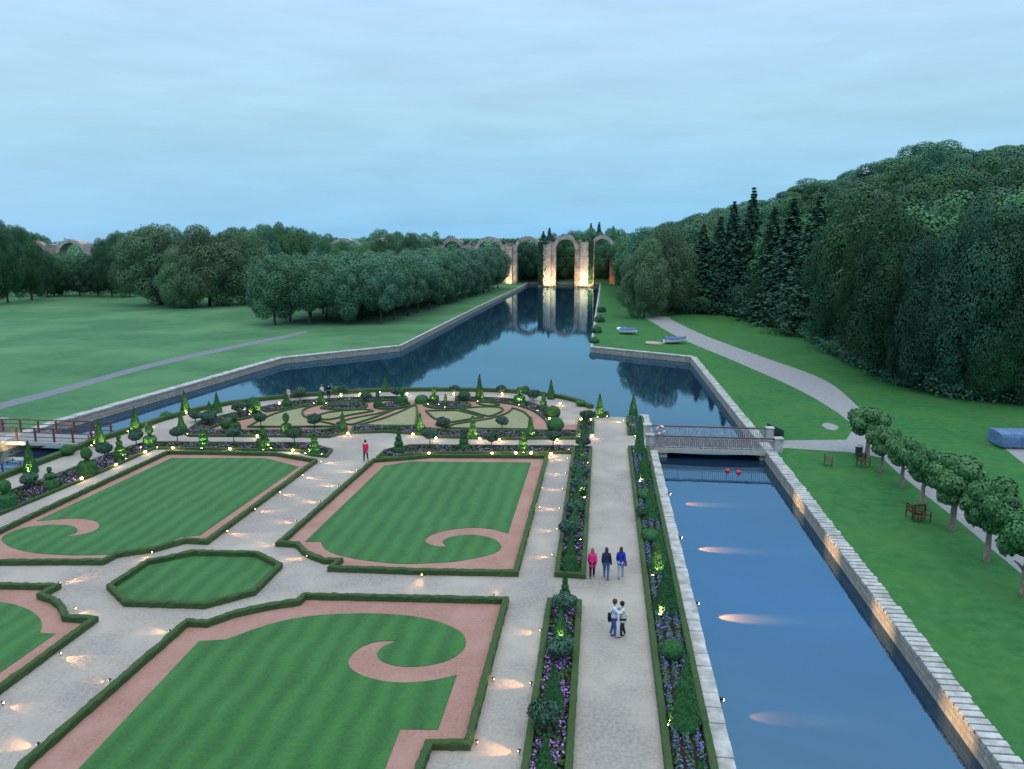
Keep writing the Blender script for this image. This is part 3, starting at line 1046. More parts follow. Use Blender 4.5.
# scroll parterre
PAR = smooth_poly(GL([(206, 431, 1), (232, 423), (255, 416), (290, 407), (330, 403), (400, 400.5), (480, 401), (520, 405.5), (540, 413), (548, 424), (549, 431, 1)]), True, 2)
sheet('parterre_gravel', [PAR], 0.008, M['pink'])
sheet('side_gravel', [GL([(552, 430.5), (578, 430.5), (578, 424.5), (556, 425)])], 0.008, M['pink'])
FIELDS = [
    ([(247, 428, 1), (262, 419.5), (280, 412.5), (300, 408), (318, 405.5, 1), (306, 409.5), (303, 414), (310, 419.5), (330, 424), (343, 427.5, 1)], 'inner scroll hedge curling round the crescent panel of pale turf'),
    ([(317, 417), (328, 413), (364, 410), (374, 412, 1), (350, 416), (330, 420.5), (318, 419.5)], 'inner scroll hedge round a thin leaf of pale turf behind the standard bush'),
    ([(336, 424, 1), (352, 419), (374, 415), (396, 409.8, 1), (388, 413), (373, 419), (352, 425.8, 1)], 'inner scroll hedge round the slender turf leaf facing the walking woman'),
    ([(357, 426, 1), (380, 420), (397, 413.5), (409, 408), (416, 404.5, 1), (418, 411), (416.5, 426.8, 1), (385, 426.8)], 'inner scroll hedge round the large triangular turf panel by the middle path'),
    ([(425, 411.5, 1), (457, 411, 1), (470, 414), (484, 418, 1), (466, 421), (449, 423.5, 1), (434, 419.5)], 'inner scroll hedge round the rounded turf panel behind the tiered yew'),
    ([(444, 429, 1), (454, 424.8), (488, 419.5), (506, 414), (512, 408.5, 1), (524, 412.5), (531, 419), (533, 430.3, 1), (490, 430)], 'inner scroll hedge round the broad turf panel nearest the promenade'),
    ([(459, 409.6, 1), (480, 407.5), (498, 407.8), (504, 410.5), (498, 414.5), (488, 417.3), (474, 413.5)], 'inner scroll hedge round the small oval turf panel behind the oval flower bed'),
    ([(476, 403.2), (488, 403), (500, 405.3), (496, 406.5), (484, 406.3)], 'inner scroll hedge round the tiny turf panel by the tallest water-edge cone'),
    ([(333, 402.7), (350, 401.2), (372, 401), (370, 402.6), (350, 403.6), (338, 404)], 'inner scroll hedge round the tiny turf sliver by the standing couple'),
]
for pts, lab in FIELDS:
    p = smooth_poly(GL(pts), True, 1.0)
    sheet('pale_turf', [p], 0.03, M['dry'])
    hedge('scroll_hedge', p, lab, True, w=0.16, h=0.18, inset=0.08, group='inner hedges of the scroll pattern', step=0.5, jit=0.012)

# hedges edging the terrace by the water
line = [tuple(p) for p in SHORE[:-2]]
hedge('shore_hedge', line, 'low dark hedge edging the curved gravel terrace above the water', False, w=0.5, h=0.42, inset=-0.3, group='outer garden hedges', step=0.5)
hedge('shore_hedge', [(-43.3, 10)] + [tuple(SHORE[0])], 'low dark hedge at the canal edge below the red-railed bridge', False, w=0.5, h=0.42, inset=-0.3, group='outer garden hedges', step=0.5)
for pl, lab in ((GL([(592, 417.2), (609.5, 417.2), (609, 413.5), (594, 413.5)]), 'tiny square hedge round the last cone on the water side of the path end'),):
    hedge('plinth_hedge', pl, lab, True, w=0.22, h=0.25, inset=0.11)


# ------------------------------------------------------------------ topiary
def prof_resample(prof, step):
    out = [prof[0]]
    for (r0, z0), (r1, z1) in zip(prof[:-1], prof[1:]):
        L_ = math.hypot(r1 - r0, z1 - z0)
        k = max(1, int(L_ / step))
        for j in range(1, k + 1):
            out.append((r0 + (r1 - r0) * j / k, z0 + (z1 - z0) * j / k))
    return out


def arc(cr, cz, r, a0, a1, n=8, rz=None):
    return [(cr + r * math.cos(R(a0 + (a1 - a0) * i / n)), cz + (rz or r) * math.sin(R(a0 + (a1 - a0) * i / n))) for i in range(n + 1)]


def topiary_profile(kind, h, r):
    if kind == 'cone':
        return [(r * 0.9, 0), (r, 0.05 * h), (r * 0.97, 0.12 * h), (0.03, h)]
    if kind == 'ball':
        return arc(0, h / 2, r, -85, 90, 12, h / 2)
    if kind == 'dome':
        return [(r, 0)] + arc(0, h * 0.35, r, 0, 90, 8, h * 0.65)
    if kind == 'tier':
        return ([(r * 0.85, 0), (r, 0.08 * h), (r * 0.9, 0.24 * h), (r * 0.42, 0.34 * h), (r * 0.66, 0.37 * h), (r * 0.62, 0.48 * h), (r * 0.28, 0.57 * h),
                 (r * 0.46, 0.60 * h), (r * 0.42, 0.70 * h), (r * 0.17, 0.78 * h)] + [(max(a, 0.02), b) for a, b in arc(0, 0.885 * h, r * 0.3, -50, 88, 6, 0.11 * h)])
    if kind == 'cake':
        return ([(r * 0.95, 0), (r, 0.1 * h), (r * 0.92, 0.42 * h), (r * 0.75, 0.48 * h), (r * 0.22, 0.51 * h), (r * 0.2, 0.56 * h)]
                + arc(0, 0.78 * h, r * 0.56, -60, 88, 8, 0.22 * h))
    if kind == 'pear':
        return [(r * 0.8, 0), (r, 0.14 * h), (r * 0.95, 0.32 * h), (r * 0.52, 0.52 * h), (r * 0.46, 0.62 * h), (r * 0.34, 0.84 * h), (0.04, h)]
    if kind == 'mushroom':
        return ([(r * 0.8, 0), (r, 0.18 * h), (r * 0.85, 0.42 * h), (r * 0.2, 0.5 * h), (r * 0.2, 0.56 * h), (r * 0.75, 0.60 * h), (r * 0.6, 0.70 * h), (r * 0.16, 0.76 * h), (r * 0.16, 0.8 * h)]
                + arc(0, 0.9 * h, r * 0.32, -60, 88, 6, 0.1 * h))
    raise ValueError(kind)


def topiary(kind, x, y, h, r, label, group, rng_seed, leaf=0.075, name=None):
    rng = np.random.default_rng(rng_seed)
    prof = prof_resample(topiary_profile(kind, h, r), 0.09)
    nseg = 22
    V = []
    ph = rng.uniform(0, 6)
    for (a, z) in prof:
        for k in range(nseg):
            t = 2 * math.pi * k / nseg
            rr = max(0.004, a * (1 + 0.035 * math.sin(3 * t + z * 4 + ph)) + rng.normal(0, 0.012) * (a > 0.03))
            V.append((rr * math.cos(t), rr * math.sin(t), z + rng.normal(0, 0.006)))
    Fq = []
    for i in range(len(prof) - 1):
        for k in range(nseg):
            k2 = (k + 1) % nseg
            Fq.append((i * nseg + k, i * nseg + k2, (i + 1) * nseg + k2, (i + 1) * nseg + k))
    V = np.array(V)
    Fq = np.array(Fq)
    # loose leaf tips over the clipped surface
    area = math.pi * r * h * 1.4
    n = int(min(2600, area * 260 * (0.075 / leaf) ** 2))
    fi = rng.integers(0, len(Fq), n * 2)
    w = rng.random((n * 2, 2))
    A, B, C, D = (V[Fq[fi, k]] for k in range(4))
    size = np.linalg.norm(B - A, axis=1)
    keep = rng.random(n * 2) < size / (size.max() + 1e-6)
    P = (A * (1 - w[:, :1]) + B * w[:, :1]) * (1 - w[:, 1:]) + (D * (1 - w[:, :1]) + C * w[:, :1]) * w[:, 1:]
    Nn = np.cross(B - A, D - A)
    Nn /= np.linalg.norm(Nn, axis=1)[:, None] + 1e-9
    P, Nn = P[keep][:n], Nn[keep][:n]
    LV, LF = leaf_cloud(P + Nn * 0.012, Nn, leaf, rng, 0.45)
    me = np_mesh(name or 'topiary', np.concatenate([V, LV]), [Fq, LF + len(V)], [M['yew']])
    nm = name or {'cone': 'yew_cone', 'ball': 'box_ball', 'dome': 'yew_dome', 'tier': 'tiered_yew', 'cake': 'ball_topped_yew', 'pear': 'pear_shaped_yew', 'mushroom': 'mushroom_yew'}[kind]
    o = link(nm, me, None, (x, y, 0))
    tag(o, label, 'topiary', group)
    return o


def standard(x, y, h, r, label, group, seed, bushy=False):
    rng = np.random.default_rng(seed)
    root = empty('standard_bush', (x, y, 0))
    cz = h - r * 0.72
    lobes = [(0, 0, cz, r * 0.8, r * 0.8, r * 0.62)]
    for k in range(9):
        a = k * 2.4
        u = rng.uniform(-0.5, 0.7)
        lobes.append((math.cos(a) * r * 0.55, math.sin(a) * r * 0.55, cz + u * r * 0.45, r * 0.42, r * 0.42, r * 0.34))
    n = int(900 + 900 * r)
    P, d = lobes_points(lobes, n, rng, 0.3)
    V, Fq = leaf_cloud(P, d, 0.13, rng, 0.6, 0.7)
    link('crown', np_mesh('crown', V, [Fq], [M['leafy']]), root)
    mb = MB()
    mb.tube([(0, 0, 0), (0.01, 0.0, h * 0.45), (0, 0.01, cz)], [0.045, 0.035, 0.028], 7)
    mb.build('trunk', M['bark'], root, smooth=True)
    tag(root, label, 'bush', group)
    return root


ORD = ['first', 'second', 'third', 'fourth', 'fifth', 'sixth', 'seventh', 'eighth', 'ninth', 'tenth', 'eleventh', 'twelfth', 'thirteenth', 'fourteenth', 'fifteenth', 'sixteenth', 'seventeenth', 'eighteenth', 'nineteenth', 'twentieth']
LOOK = {'cone': 'tall clipped yew cone', 'ball': 'round clipped box ball', 'dome': 'low clipped yew dome', 'tier': 'tiered clipped yew', 'cake': 'ball-topped clipped yew', 'pear': 'pear-shaped clipped yew',
        'mushroom': 'mushroom-shaped clipped yew', 'std': 'small round-headed standard bush'}
ZONE = {  # phrase, anchor, ordering
    'shore': ('along the water-edge terrace', 'from the red-railed bridge', lambda t: t[1]),
    's1l': ('in the angled border', 'from its red-bridge end', lambda t: t[1]),
    's1r': ('in the border behind the far lawn', 'from the walking woman', lambda t: t[1]),
    's2': ('along the straight parterre bed', 'from its curved end', lambda t: t[1]),
    'ring': ('inside the curved parterre beds', 'from the angled border', lambda t: t[1]),
    'bedA': ('in the promenade strip past the crossing', 'from the crossing', lambda t: -t[2]),
    'bedB': ('in the near promenade strip', 'from the crossing', lambda t: t[2]),
    'bedC': ('in the bed at the bridge landing', 'from the water', lambda t: t[2]),
    'right': ('in the canal-side lavender bed', 'from the water end', lambda t: t[2]),
}
# kind, x, base row, top row, radius in pixels, zone
TOP = [
    ('cone', 31, 473, 441, 7, 'shore'), ('cone', 100, 446, 419, 6, 'shore'), ('cone', 136, 432, 407, 5.5, 'shore'), ('cone', 185.5, 414, 390.5, 5, 'shore'), ('cone', 217.5, 412.5, 392, 4.6, 'shore'),
    ('cone', 209.6, 413, 401, 3, 'shore'), ('cone', 385.5, 391.5, 376.5, 3.6, 'shore'), ('cone', 479.6, 400.5, 374, 4.4, 'shore'), ('cone', 551, 399, 379.5, 4, 'shore'), ('cone', 599.5, 417, 393, 4.6, 'shore'),
    ('ball', 68, 455, 445, 7, 'shore'), ('ball', 166.5, 419, 412, 6, 'shore'), ('ball', 581, 406, 400, 5, 'shore'), ('ball', 269, 399.5, 395, 4.5, 'shore'),
    ('ball', 337, 394, 386, 5, 'shore'), ('ball', 525, 393, 386, 4.5, 'shore'),
    ('cake', 7, 508, 480, 10, 's1l'), ('mushroom', 51.5, 490, 467, 7, 's1l'), ('cake', 88.5, 475, 447, 9, 's1l'), ('tier', 120.5, 459, 435, 6.5, 's1l'), ('cake', 150.5, 447, 425, 6.5, 's1l'),
    ('tier', 204, 447.5, 426, 6.5, 's1l'), ('cake', 263.5, 449, 428, 7, 's1l'), ('tier', 314.6, 454, 430.5, 6.5, 's1l'),
    ('tier', 399, 453, 430.5, 6.7, 's1r'), ('tier', 464, 450, 428.5, 6.8, 's1r'), ('tier', 523, 451.5, 429, 6, 's1r'),
    ('pear', 182, 433.5, 413, 5, 's2'), ('cake', 235.5, 432, 413, 5.5, 's2'), ('cake', 286.5, 434, 413, 5.5, 's2'), ('pear', 343, 431.5, 412.5, 4.5, 's2'), ('pear', 420, 432.5, 412.5, 5, 's2'),
    ('tier', 473, 438, 416, 5.5, 's2'), ('pear', 530.5, 437.5, 416.5, 5, 's2'), ('ball', 226, 429, 419, 5, 's2'),
    ('ball', 254, 414.5, 397, 7, 'ring'), ('pear', 286.5, 407.5, 392, 4.5, 'ring'), ('pear', 321, 404.5, 390, 4.5, 'ring'), ('pear', 378, 408, 391, 4.3, 'ring'), ('cake', 402.5, 404.5, 387.5, 5.5, 'ring'),
    ('dome', 422, 403, 395, 7, 'ring'), ('cake', 434, 403.5, 387, 5, 'ring'), ('pear', 445.5, 406.5, 394, 3, 'ring'), ('cake', 519.5, 404, 387, 6, 'ring'), ('tier', 543.5, 410.5, 392, 5, 'ring'),
    ('ball', 553, 418, 406, 7.5, 'ring'), ('ball', 555, 432, 417.5, 8.5, 'ring'),
    ('pear', 584.5, 439, 420, 4.5, 'bedC'),
    ('cone', 639, 454.5, 416, 5.5, 'right'), ('cone', 633, 416, 394, 4.5, 'right'), ('cone', 645, 482, 450, 7, 'right'), ('cone', 653, 520, 482, 8, 'right'), ('cone', 659.5, 573, 528, 10, 'right'),
    ('cone', 666.5, 613, 563, 12.5, 'right'), ('cone', 685, 727, 655, 16, 'right'), ('ball', 672, 660, 640, 11.5, 'right'), ('ball', 650, 542, 529, 9, 'right'), ('ball', 645, 500, 489, 8, 'right'), ('cone', 697, 850, 760, 18, 'right'),
    ('tier', 580.5, 462, 442, 5, 'bedA'), ('cone', 577.5, 486, 469, 6.5, 'bedA'), ('cone', 575.5, 506, 487, 6.5, 'bedA'), ('cone', 573, 527, 508, 7, 'bedA'), ('cone', 570, 572, 533, 9, 'bedA'),
    ('tier', 565, 598, 571, 5.5, 'bedB'), ('cone', 561, 639, 609, 7.5, 'bedB'), ('cone', 554, 711, 664, 11.5, 'bedB'), ('cone', 544.5, 790, 734, 13, 'bedB'),
    ('std', 30, 489.5, 472.5, 9, 's1l'), ('std', 105, 457.5, 442.5, 8.5, 's1l'), ('std', 136.5, 446.5, 430.5, 7.5, 's1l'), ('std', 177.6, 443.5, 426.5, 7.5, 's1l'), ('std', 234, 444.5, 427, 7.5, 's1l'), ('std', 294.7, 445.5, 427, 8.5, 's1l'),
    ('std', 195.5, 422, 410.5, 6.5, 's2'), ('std', 208.5, 424.5, 410, 9, 's2'), ('std', 261, 428, 412.5, 7, 's2'), ('std', 314.6, 429, 413.5, 8, 's2'), ('std', 443, 429.5, 417, 8, 's2'), ('std', 502, 429.5, 415.5, 7, 's2'),
    ('std', 239, 417.5, 401, 7.5, 'shore'), ('std', 300, 399, 386.5, 7, 'shore'), ('std', 343, 397, 385, 6.5, 'shore'), ('std', 366, 402.5, 391, 6, 'shore'), ('std', 397, 399, 387, 6, 'shore'), ('std', 501, 395, 384.5, 5.5, 'shore'), ('std', 455, 395, 384.5, 5.5, 'shore'),
    ('std', 464, 401.5, 391, 6.5, 'shore'), ('std', 533, 401, 389, 7.5, 'shore'), ('std', 430, 446, 427.5, 8.5, 's1r'), ('std', 491.5, 447.5, 431, 8, 's1r'), ('std', 553, 448, 430.5, 7.5, 's1r'),
    ('std', 587, 425, 409.5, 8, 'bedC'), ('std', 583, 450, 435, 8, 'bedA'), ('std', 580, 480, 463, 10.5, 'bedA'), ('std', 578.5, 497, 477, 10, 'bedA'), ('std', 574.5, 520, 499, 10.5, 'bedA'), ('std', 569.5, 545, 520, 12, 'bedA'),
    ('std', 564.5, 617, 593, 13, 'bedB'), ('std', 559.5, 663, 636, 15.5, 'bedB'), ('std', 544, 735, 700, 17.5, 'bedB'),
    ('std', 642, 520, 505, 7, 'right'), ('std', 630.5, 434, 420, 5, 'right'), ('std', 645, 475, 461, 6, 'right'),
]
cnt = {}
order = {}
for i, t in enumerate(TOP):
    order.setdefault((t[5], t[0]), []).append(i)
for k, ids in order.items():
    ids.sort(key=lambda i: ZONE[k[0]][2](TOP[i]))
SNAP = {'bedA': -1.32, 'bedB': -1.46, 'right': 3.3, 'bedC': -1.2}
for i, t in enumerate(TOP):
    kind, x, yb, yt, rp, zone = t
    g = G(x, yb)
    h = height_at(x, yb, yt)
    r = rp / scale_at(x, yb)
    if zone in SNAP and kind != 'ball' and kind != 'std' and t[1] < 690:
        g.x = SNAP[zone]
    ids = order[(zone, kind)]
    ph, anc, _ = ZONE[zone]
    lab = LOOK[kind] + ' ' + ph + ('' if len(ids) == 1 else ', ' + ORD[ids.index(i)] + ' ' + anc)
    if kind == 'std':
        standard(g.x, g.y, h, r, lab, 'round-headed standard bushes in the flower beds', 900 + i)
    else:
        topiary(kind, g.x, g.y, h, r, lab, {'cone': 'clipped yew cones', 'ball': 'clipped box balls'}.get(kind, 'shaped topiary in the flower beds'), 500 + i, leaf=0.075 if yb > 520 else 0.11)


# ------------------------------------------------------------------ lamps
def light(name, kind, power, color, parent, loc, rot=None, spot=None, size=0.05, blend=0.6):
    d = bpy.data.lights.new(name, kind)
    d.energy = power
    d.color = color
    d.shadow_soft_size = size
    if spot:
        d.spot_size = R(spot)
        d.spot_blend = blend
    o = bpy.data.objects.new(name, d)
    COL.objects.link(o)
    o.parent = parent
    o.location = loc
    if rot:
        o.rotation_euler = rot
    return o


WARM = (1.0, 0.58, 0.24)
AMBER = (1.0, 0.66, 0.25)


def proto_streak(power, pitch=76, cone=52):
    """hooded path lamp throwing its beam along local +x over the gravel"""
    root = empty('path_lamp')
    mb = MB()
    mb.tube([(0, 0, 0), (0, 0, 0.2)], 0.018, 8)
    mb.build('spike', M['lamp_metal'], root)
    mb = MB()
    mb.tube([(-0.05, 0, 0.235), (0.05, 0, 0.215)], [0.045, 0.05], 10)
    mb.box((0.0, 0, 0.275), (0.17, 0.12, 0.015))
    mb.build('lamp_head', M['lamp_metal'], root)
    mb = MB()
    mb.tube([(0.052, 0, 0.214), (0.062, 0, 0.212)], 0.042, 10)
    mb.build('lens', M['lens_warm'], root)
    light('beam', 'SPOT', power, (1.0, 0.52, 0.19), root, (0.10, 0, 0.27), (0, -R(pitch), 0), cone, 0.03)
    return root


def proto_globe(power):
    root = empty('globe_lamp')
    mb = MB()
    mb.lathe([(0.06, 0), (0.06, 0.03), (0.025, 0.05), (0.025, 0.16)], 10)
    mb.build('stem', M['lamp_metal'], root)
    mb = MB()
    mb.lathe([(max(0.005, a), b) for a, b in arc(0, 0.23, 0.085, -88, 88, 8)], 12)
    mb.build('globe', M['lens_white'], root, smooth=True)
    light('glow', 'POINT', power, WARM, root, (0, 0, 0.42), size=0.08)
    return root


def proto_up(power, tilt=36):
    """little floodlight lighting the bush on its local +x side"""
    root = empty('uplight')
    mb = MB()
    mb.tube([(0, 0, 0), (0, 0, 0.1)], 0.02, 8)
    mb.tube([(-0.015, 0, 0.1), (0.015, 0, 0.19)], [0.045, 0.06], 10)
    mb.build('lamp_body', M['lamp_metal'], root)
    mb = MB()
    mb.tube([(0.015, 0, 0.191), (0.018, 0, 0.20)], 0.055, 10)
    mb.build('lens', M['lens_white'], root)
    light('beam', 'SPOT', power, (1.0, 0.72, 0.24), root, (0.02, 0, 0.24), (0, -R(180 - tilt - 0) , 0), 80, 0.03)
    return root


P_STREAK = [proto_streak(150), proto_streak(60), proto_streak(16)]
P_GLOBE = [proto_globe(32)]
P_UP = [proto_up(60), proto_up(170)]
_lamp_used = set()
LR = random.Random(77)


def put_lamp(proto, x, y, rz, label, group):
    if proto.name in _lamp_used:
        t = copy_tree(proto)
    else:
        _lamp_used.add(proto.name)
        t = proto
    k_ = 0.7 if 'path_lamp' in t.name else 1.0
    t.scale = (k_, k_, k_)
    t.location = (x, y, 0)
    t.rotation_euler = (0, 0, rz + LR.uniform(-0.22, 0.22))
    for ch in t.children:
        if ch.type == 'LIGHT':
            ch.data = ch.data.copy()
            ch.data.energy *= LR.uniform(0.45, 1.35)
    tag(t, label, 'garden lamp', group)
    return t


E_, W_, N_, S_ = 0.0, math.pi, math.pi / 2, -math.pi / 2
# x, y, direction, strength index ; grouped in places
STREAKS = {
    'on the cross path, red-bridge side, {} from the walking woman': [(319, 463.4, E_, 0), (300.6, 477, E_, 0), (278, 494, E_, 0), (253, 511, E_, 0), (225, 533, E_, 0)],
    'on the cross path, promenade side, {} from the walking woman': [(359, 472, W_, 0), (340, 487, W_, 0), (322, 503.5, W_, 0), (298, 523, W_, 1), (277, 546.5, W_, 0)],
    'in the stepped hedge corner facing the octagonal lawn': [(310, 558, W_ + 0.5, 0)],
    'at the near lawn hedge facing the octagon, {} from the octagon': [(245, 613, W_ + 1.0, 0), (172.5, 634, W_, 0), (113, 683.5, W_, 2), (42, 748, W_, 0)],
    'under the red-bridge lawn front hedge, {} from the cross path': [(154, 553.5, S_, 1), (16, 563, W_ + 0.6, 0)],
    'at the stepped hedge corner, {} from the far end': [(57, 586.5, N_ - 0.7, 0), (73, 611, E_, 1), (58, 656, E_, 0), (0, 706, E_, 1)],
    'at the front hedge of the promenade far lawn': [(422.6, 576, S_, 1)],
    'at the back hedge of the notched near lawn': [(494, 599, N_, 1)],
    'along the strip-bed path past the crossing, {} from the water': [(571, 451, W_, 0), (569.5, 460, W_, 0), (568, 474.6, W_, 0), (565, 490.5, W_, 0), (562, 510, W_, 0), (559.5, 531, W_, 1), (555, 557, W_, 0)],
    'along the near strip-bed path, {} from the crossing': [(543.5, 633.5, W_, 0), (534.5, 686.5, W_, 0), (523, 755, W_, 0)],
    'against the promenade-side hedge, far lawn, {} from the water': [(540, 490, E_, 2), (537, 509, E_, 2)],
    'against the notched lawn hedge, {} from the crossing': [(490, 682, E_, 2), (473, 745, E_, 2)],
    'on the terrace gravel at the path end by the pool': [(625.5, 422, W_, 0)],
    'near the water hedge, {} from the red-railed bridge': [(160, 427, W_, 1), (237, 413, W_, 1), (249, 410, W_, 1)],
}
for ph, items in STREAKS.items():
    for k, (x, y, rz, pi_) in enumerate(items):
        g = G(x, y)
        dx, dy = math.cos(rz), math.sin(rz)
        put_lamp(P_STREAK[pi_], g.x + dx * 0.12, g.y + dy * 0.12, rz, 'low path lamp ' + ph.format(ORD[k]), 'low path lamps lighting the gravel')
GLOBES = {
    'along the angled border walk, {} from the red-railed bridge': [(82, 481.5), (116.5, 467.5), (145.6, 454.5), (173, 450.5), (230, 451.5), (293, 453)],
    'between the border and straight parterre bed, near the hooked end': [(257.5, 438.5)],
    'on the water-edge terrace, {} from the red-railed bridge': [(186, 415), (279.5, 405.2), (341, 397.4), (360, 396), (407, 396), (454, 396), (502, 396), (560, 405.5)],
    'before the straight parterre bed, {} from the hooked end': [(348, 436), (413, 436.8), (436, 440.6), (480, 441.6), (499, 442), (557, 442)],
    'along the border behind the far lawn, {} from the walking woman': [(429, 456.2), (492, 456.2), (516, 455.8), (531, 455.8), (551, 456.4)],
    'at the hedges of the bridge-landing bed, {} from the water': [(590.7, 421.5), (581, 421.5), (592, 438.5), (580, 439)],
    'beside the curved bed near the twin round bushes': [(549.4, 421)],
}
for ph, items in GLOBES.items():
    for k, (x, y) in enumerate(items):
        g = G(x, y)
        put_lamp(P_GLOBE[0], g.x, g.y, 0, 'white globe lamp ' + ph.format(ORD[k]), 'glowing globe lamps of the garden')
# lamps at the feet of the topiaries: x, y, direction towards the bush, strength
UPS = {
    'at a yew foot on the terrace, {} from the red-railed bridge': [(31, 474.5, N_, 1), (94.6, 447, E_ + 0.6, 1), (107, 447, W_ - 0.6, 1), (131, 433, E_ + 0.5, 0), (140, 433.5, W_ - 0.5, 1), (189.5, 416, W_ - 0.4, 1), (251, 415.5, N_, 0), (381.8, 393.5, E_, 1), (478, 402.5, N_, 0), (484, 401, W_, 0), (597.4, 418.3, N_, 1), (605.5, 418, W_, 1)],
    'at a bush foot in the angled border, {} from its red-bridge end': [(127, 460, W_ - 0.8, 1), (144, 449, E_ + 0.6, 1), (157.5, 449, W_ - 0.6, 1), (203.6, 449.5, N_, 1), (265, 451, N_, 0), (271, 449.5, W_ - 0.6, 1), (308, 455, E_ + 0.6, 1), (321, 455.5, W_ - 0.6, 1)],
    'at a yew foot in the straight border, {} from the walking woman': [(516.5, 453.5, E_ + 0.7, 1), (524, 453.8, N_, 1), (530.5, 453.5, W_ - 0.7, 1)],
    'at a bush foot of the straight parterre bed, {} from its hooked end': [(188, 435.6, W_ - 0.8, 1), (281.5, 436, E_ + 0.8, 1), (425, 434.5, W_ - 0.8, 1), (468.5, 439, E_ + 0.8, 0), (478.5, 439, W_ - 0.8, 1), (534.5, 438.8, W_ - 0.8, 1)],
    'inside the curved parterre beds, {} from the hooked end': [(263, 415.5, W_ - 0.4, 1), (315.5, 404.5, E_, 1), (325.5, 404.8, W_, 0), (429.5, 405.2, E_ + 0.5, 1), (438, 405.6, W_ - 0.5, 1), (445.5, 408.4, N_, 1), (519.5, 406, N_, 1), (539, 412, E_ + 0.4, 1)],
    'in the promenade strip past the crossing, {} from the water': [(586.5, 464, W_ - 0.5, 1), (569.5, 498, E_, 1), (583, 498.5, W_ - 0.6, 1), (566.8, 523, E_, 0), (578.5, 541, W_ - 0.8, 1), (564, 543, E_ + 0.6, 1)],
    'in the near promenade strip at the base of a yew': [(561, 641, N_, 0)],
    'in the canal-side lavender bed, {} from the water end': [(637.5, 418, W_ - 0.2, 1), (634.5, 437, N_, 1), (643.5, 449, W_ - 0.7, 1), (636, 453, E_, 1), (646.5, 455, W_ - 0.6, 1), (641.5, 483, E_ + 0.3, 1), (652.5, 484, W_, 1), (647, 514, E_ + 0.3, 1), (660, 520, W_ - 0.4, 1), (655, 577, E_ + 0.4, 1), (662, 616, E_ + 0.6, 1), (677.5, 615, W_ - 0.6, 1), (670, 726, E_ + 0.5, 1), (699, 727, W_ - 0.5, 1)],
}
for ph, items in UPS.items():
    for k, (x, y, rz, pi_) in enumerate(items):
        g = G(x, y)
        put_lamp(P_UP[pi_], g.x - 0.16 * math.cos(rz), g.y - 0.16 * math.sin(rz) - 0.14, rz, 'lit uplight ' + ph.format(ORD[k]), 'uplights at the feet of the topiary')


def flood(name, loc, rz, tilt, power, cone, label, size=0.25, color=(1.0, 0.74, 0.48), lens='lens_warm', cat='floodlight', group=None, r=0.16, blend=0.7):
    """floodlight with housing, bracket and lens aimed along local +x, tilt degrees above level"""
    root = empty(name, loc, rz)
    mb = MB()
    ct, st = math.cos(R(tilt)), math.sin(R(tilt))
    mb.tube([(-0.14 * ct, 0, -0.14 * st), (0.06 * ct, 0, 0.06 * st)], [r * 0.7, r], 12)
    mb.build('housing', M['lamp_metal'], root)
    mb = MB()
    mb.box((-0.05, 0, -r - 0.05), (0.06, r * 1.4, 0.12))
    mb.build('bracket', M['lamp_metal'], root)
    mb = MB()
    mb.tube([(0.062 * ct, 0, 0.062 * st), (0.075 * ct, 0, 0.075 * st)], r * 0.85, 12)
    mb.build('lens', M[lens], root)
    light('beam', 'SPOT', power, color, root, (0.12 * ct, 0, 0.12 * st), (0, -R(90 + tilt), 0), cone, size * 0.3, blend)
    tag(root, label, cat, group)
    return root


# canal wall lamps shining across to the other wall and down on the water
for k, (yy, lab) in enumerate(((52.3, 'just below the railed bridge'), (44.4, 'nearer the railed bridge'), (36.0, 'beside the pair of clipped cones and ball'), (28.0, 'furthest from the railed bridge'))):
    cl = flood('canal_lamp', (4.95, yy, -0.16), 0.0, -21, [8000, 13000, 16000, 2500][k], 30, 'small warm lamp on the promenade canal wall, ' + lab, r=0.07, group='canal wall lamps', size=0.1, color=(1.0, 0.20, 0.025))
    light('beam', 'SPOT', 3800, (1.0, 0.62, 0.30), cl, (0.15, 0, 0.02), (0, -R(90 - 3.5), 0), 25, 0.05, 1.0)
flood('wall_washer', (-48.9, 58.0, -0.45), R(118), 12, 260, 95, 'warm lamp washing the meadow wall under the red-railed bridge', r=0.07)


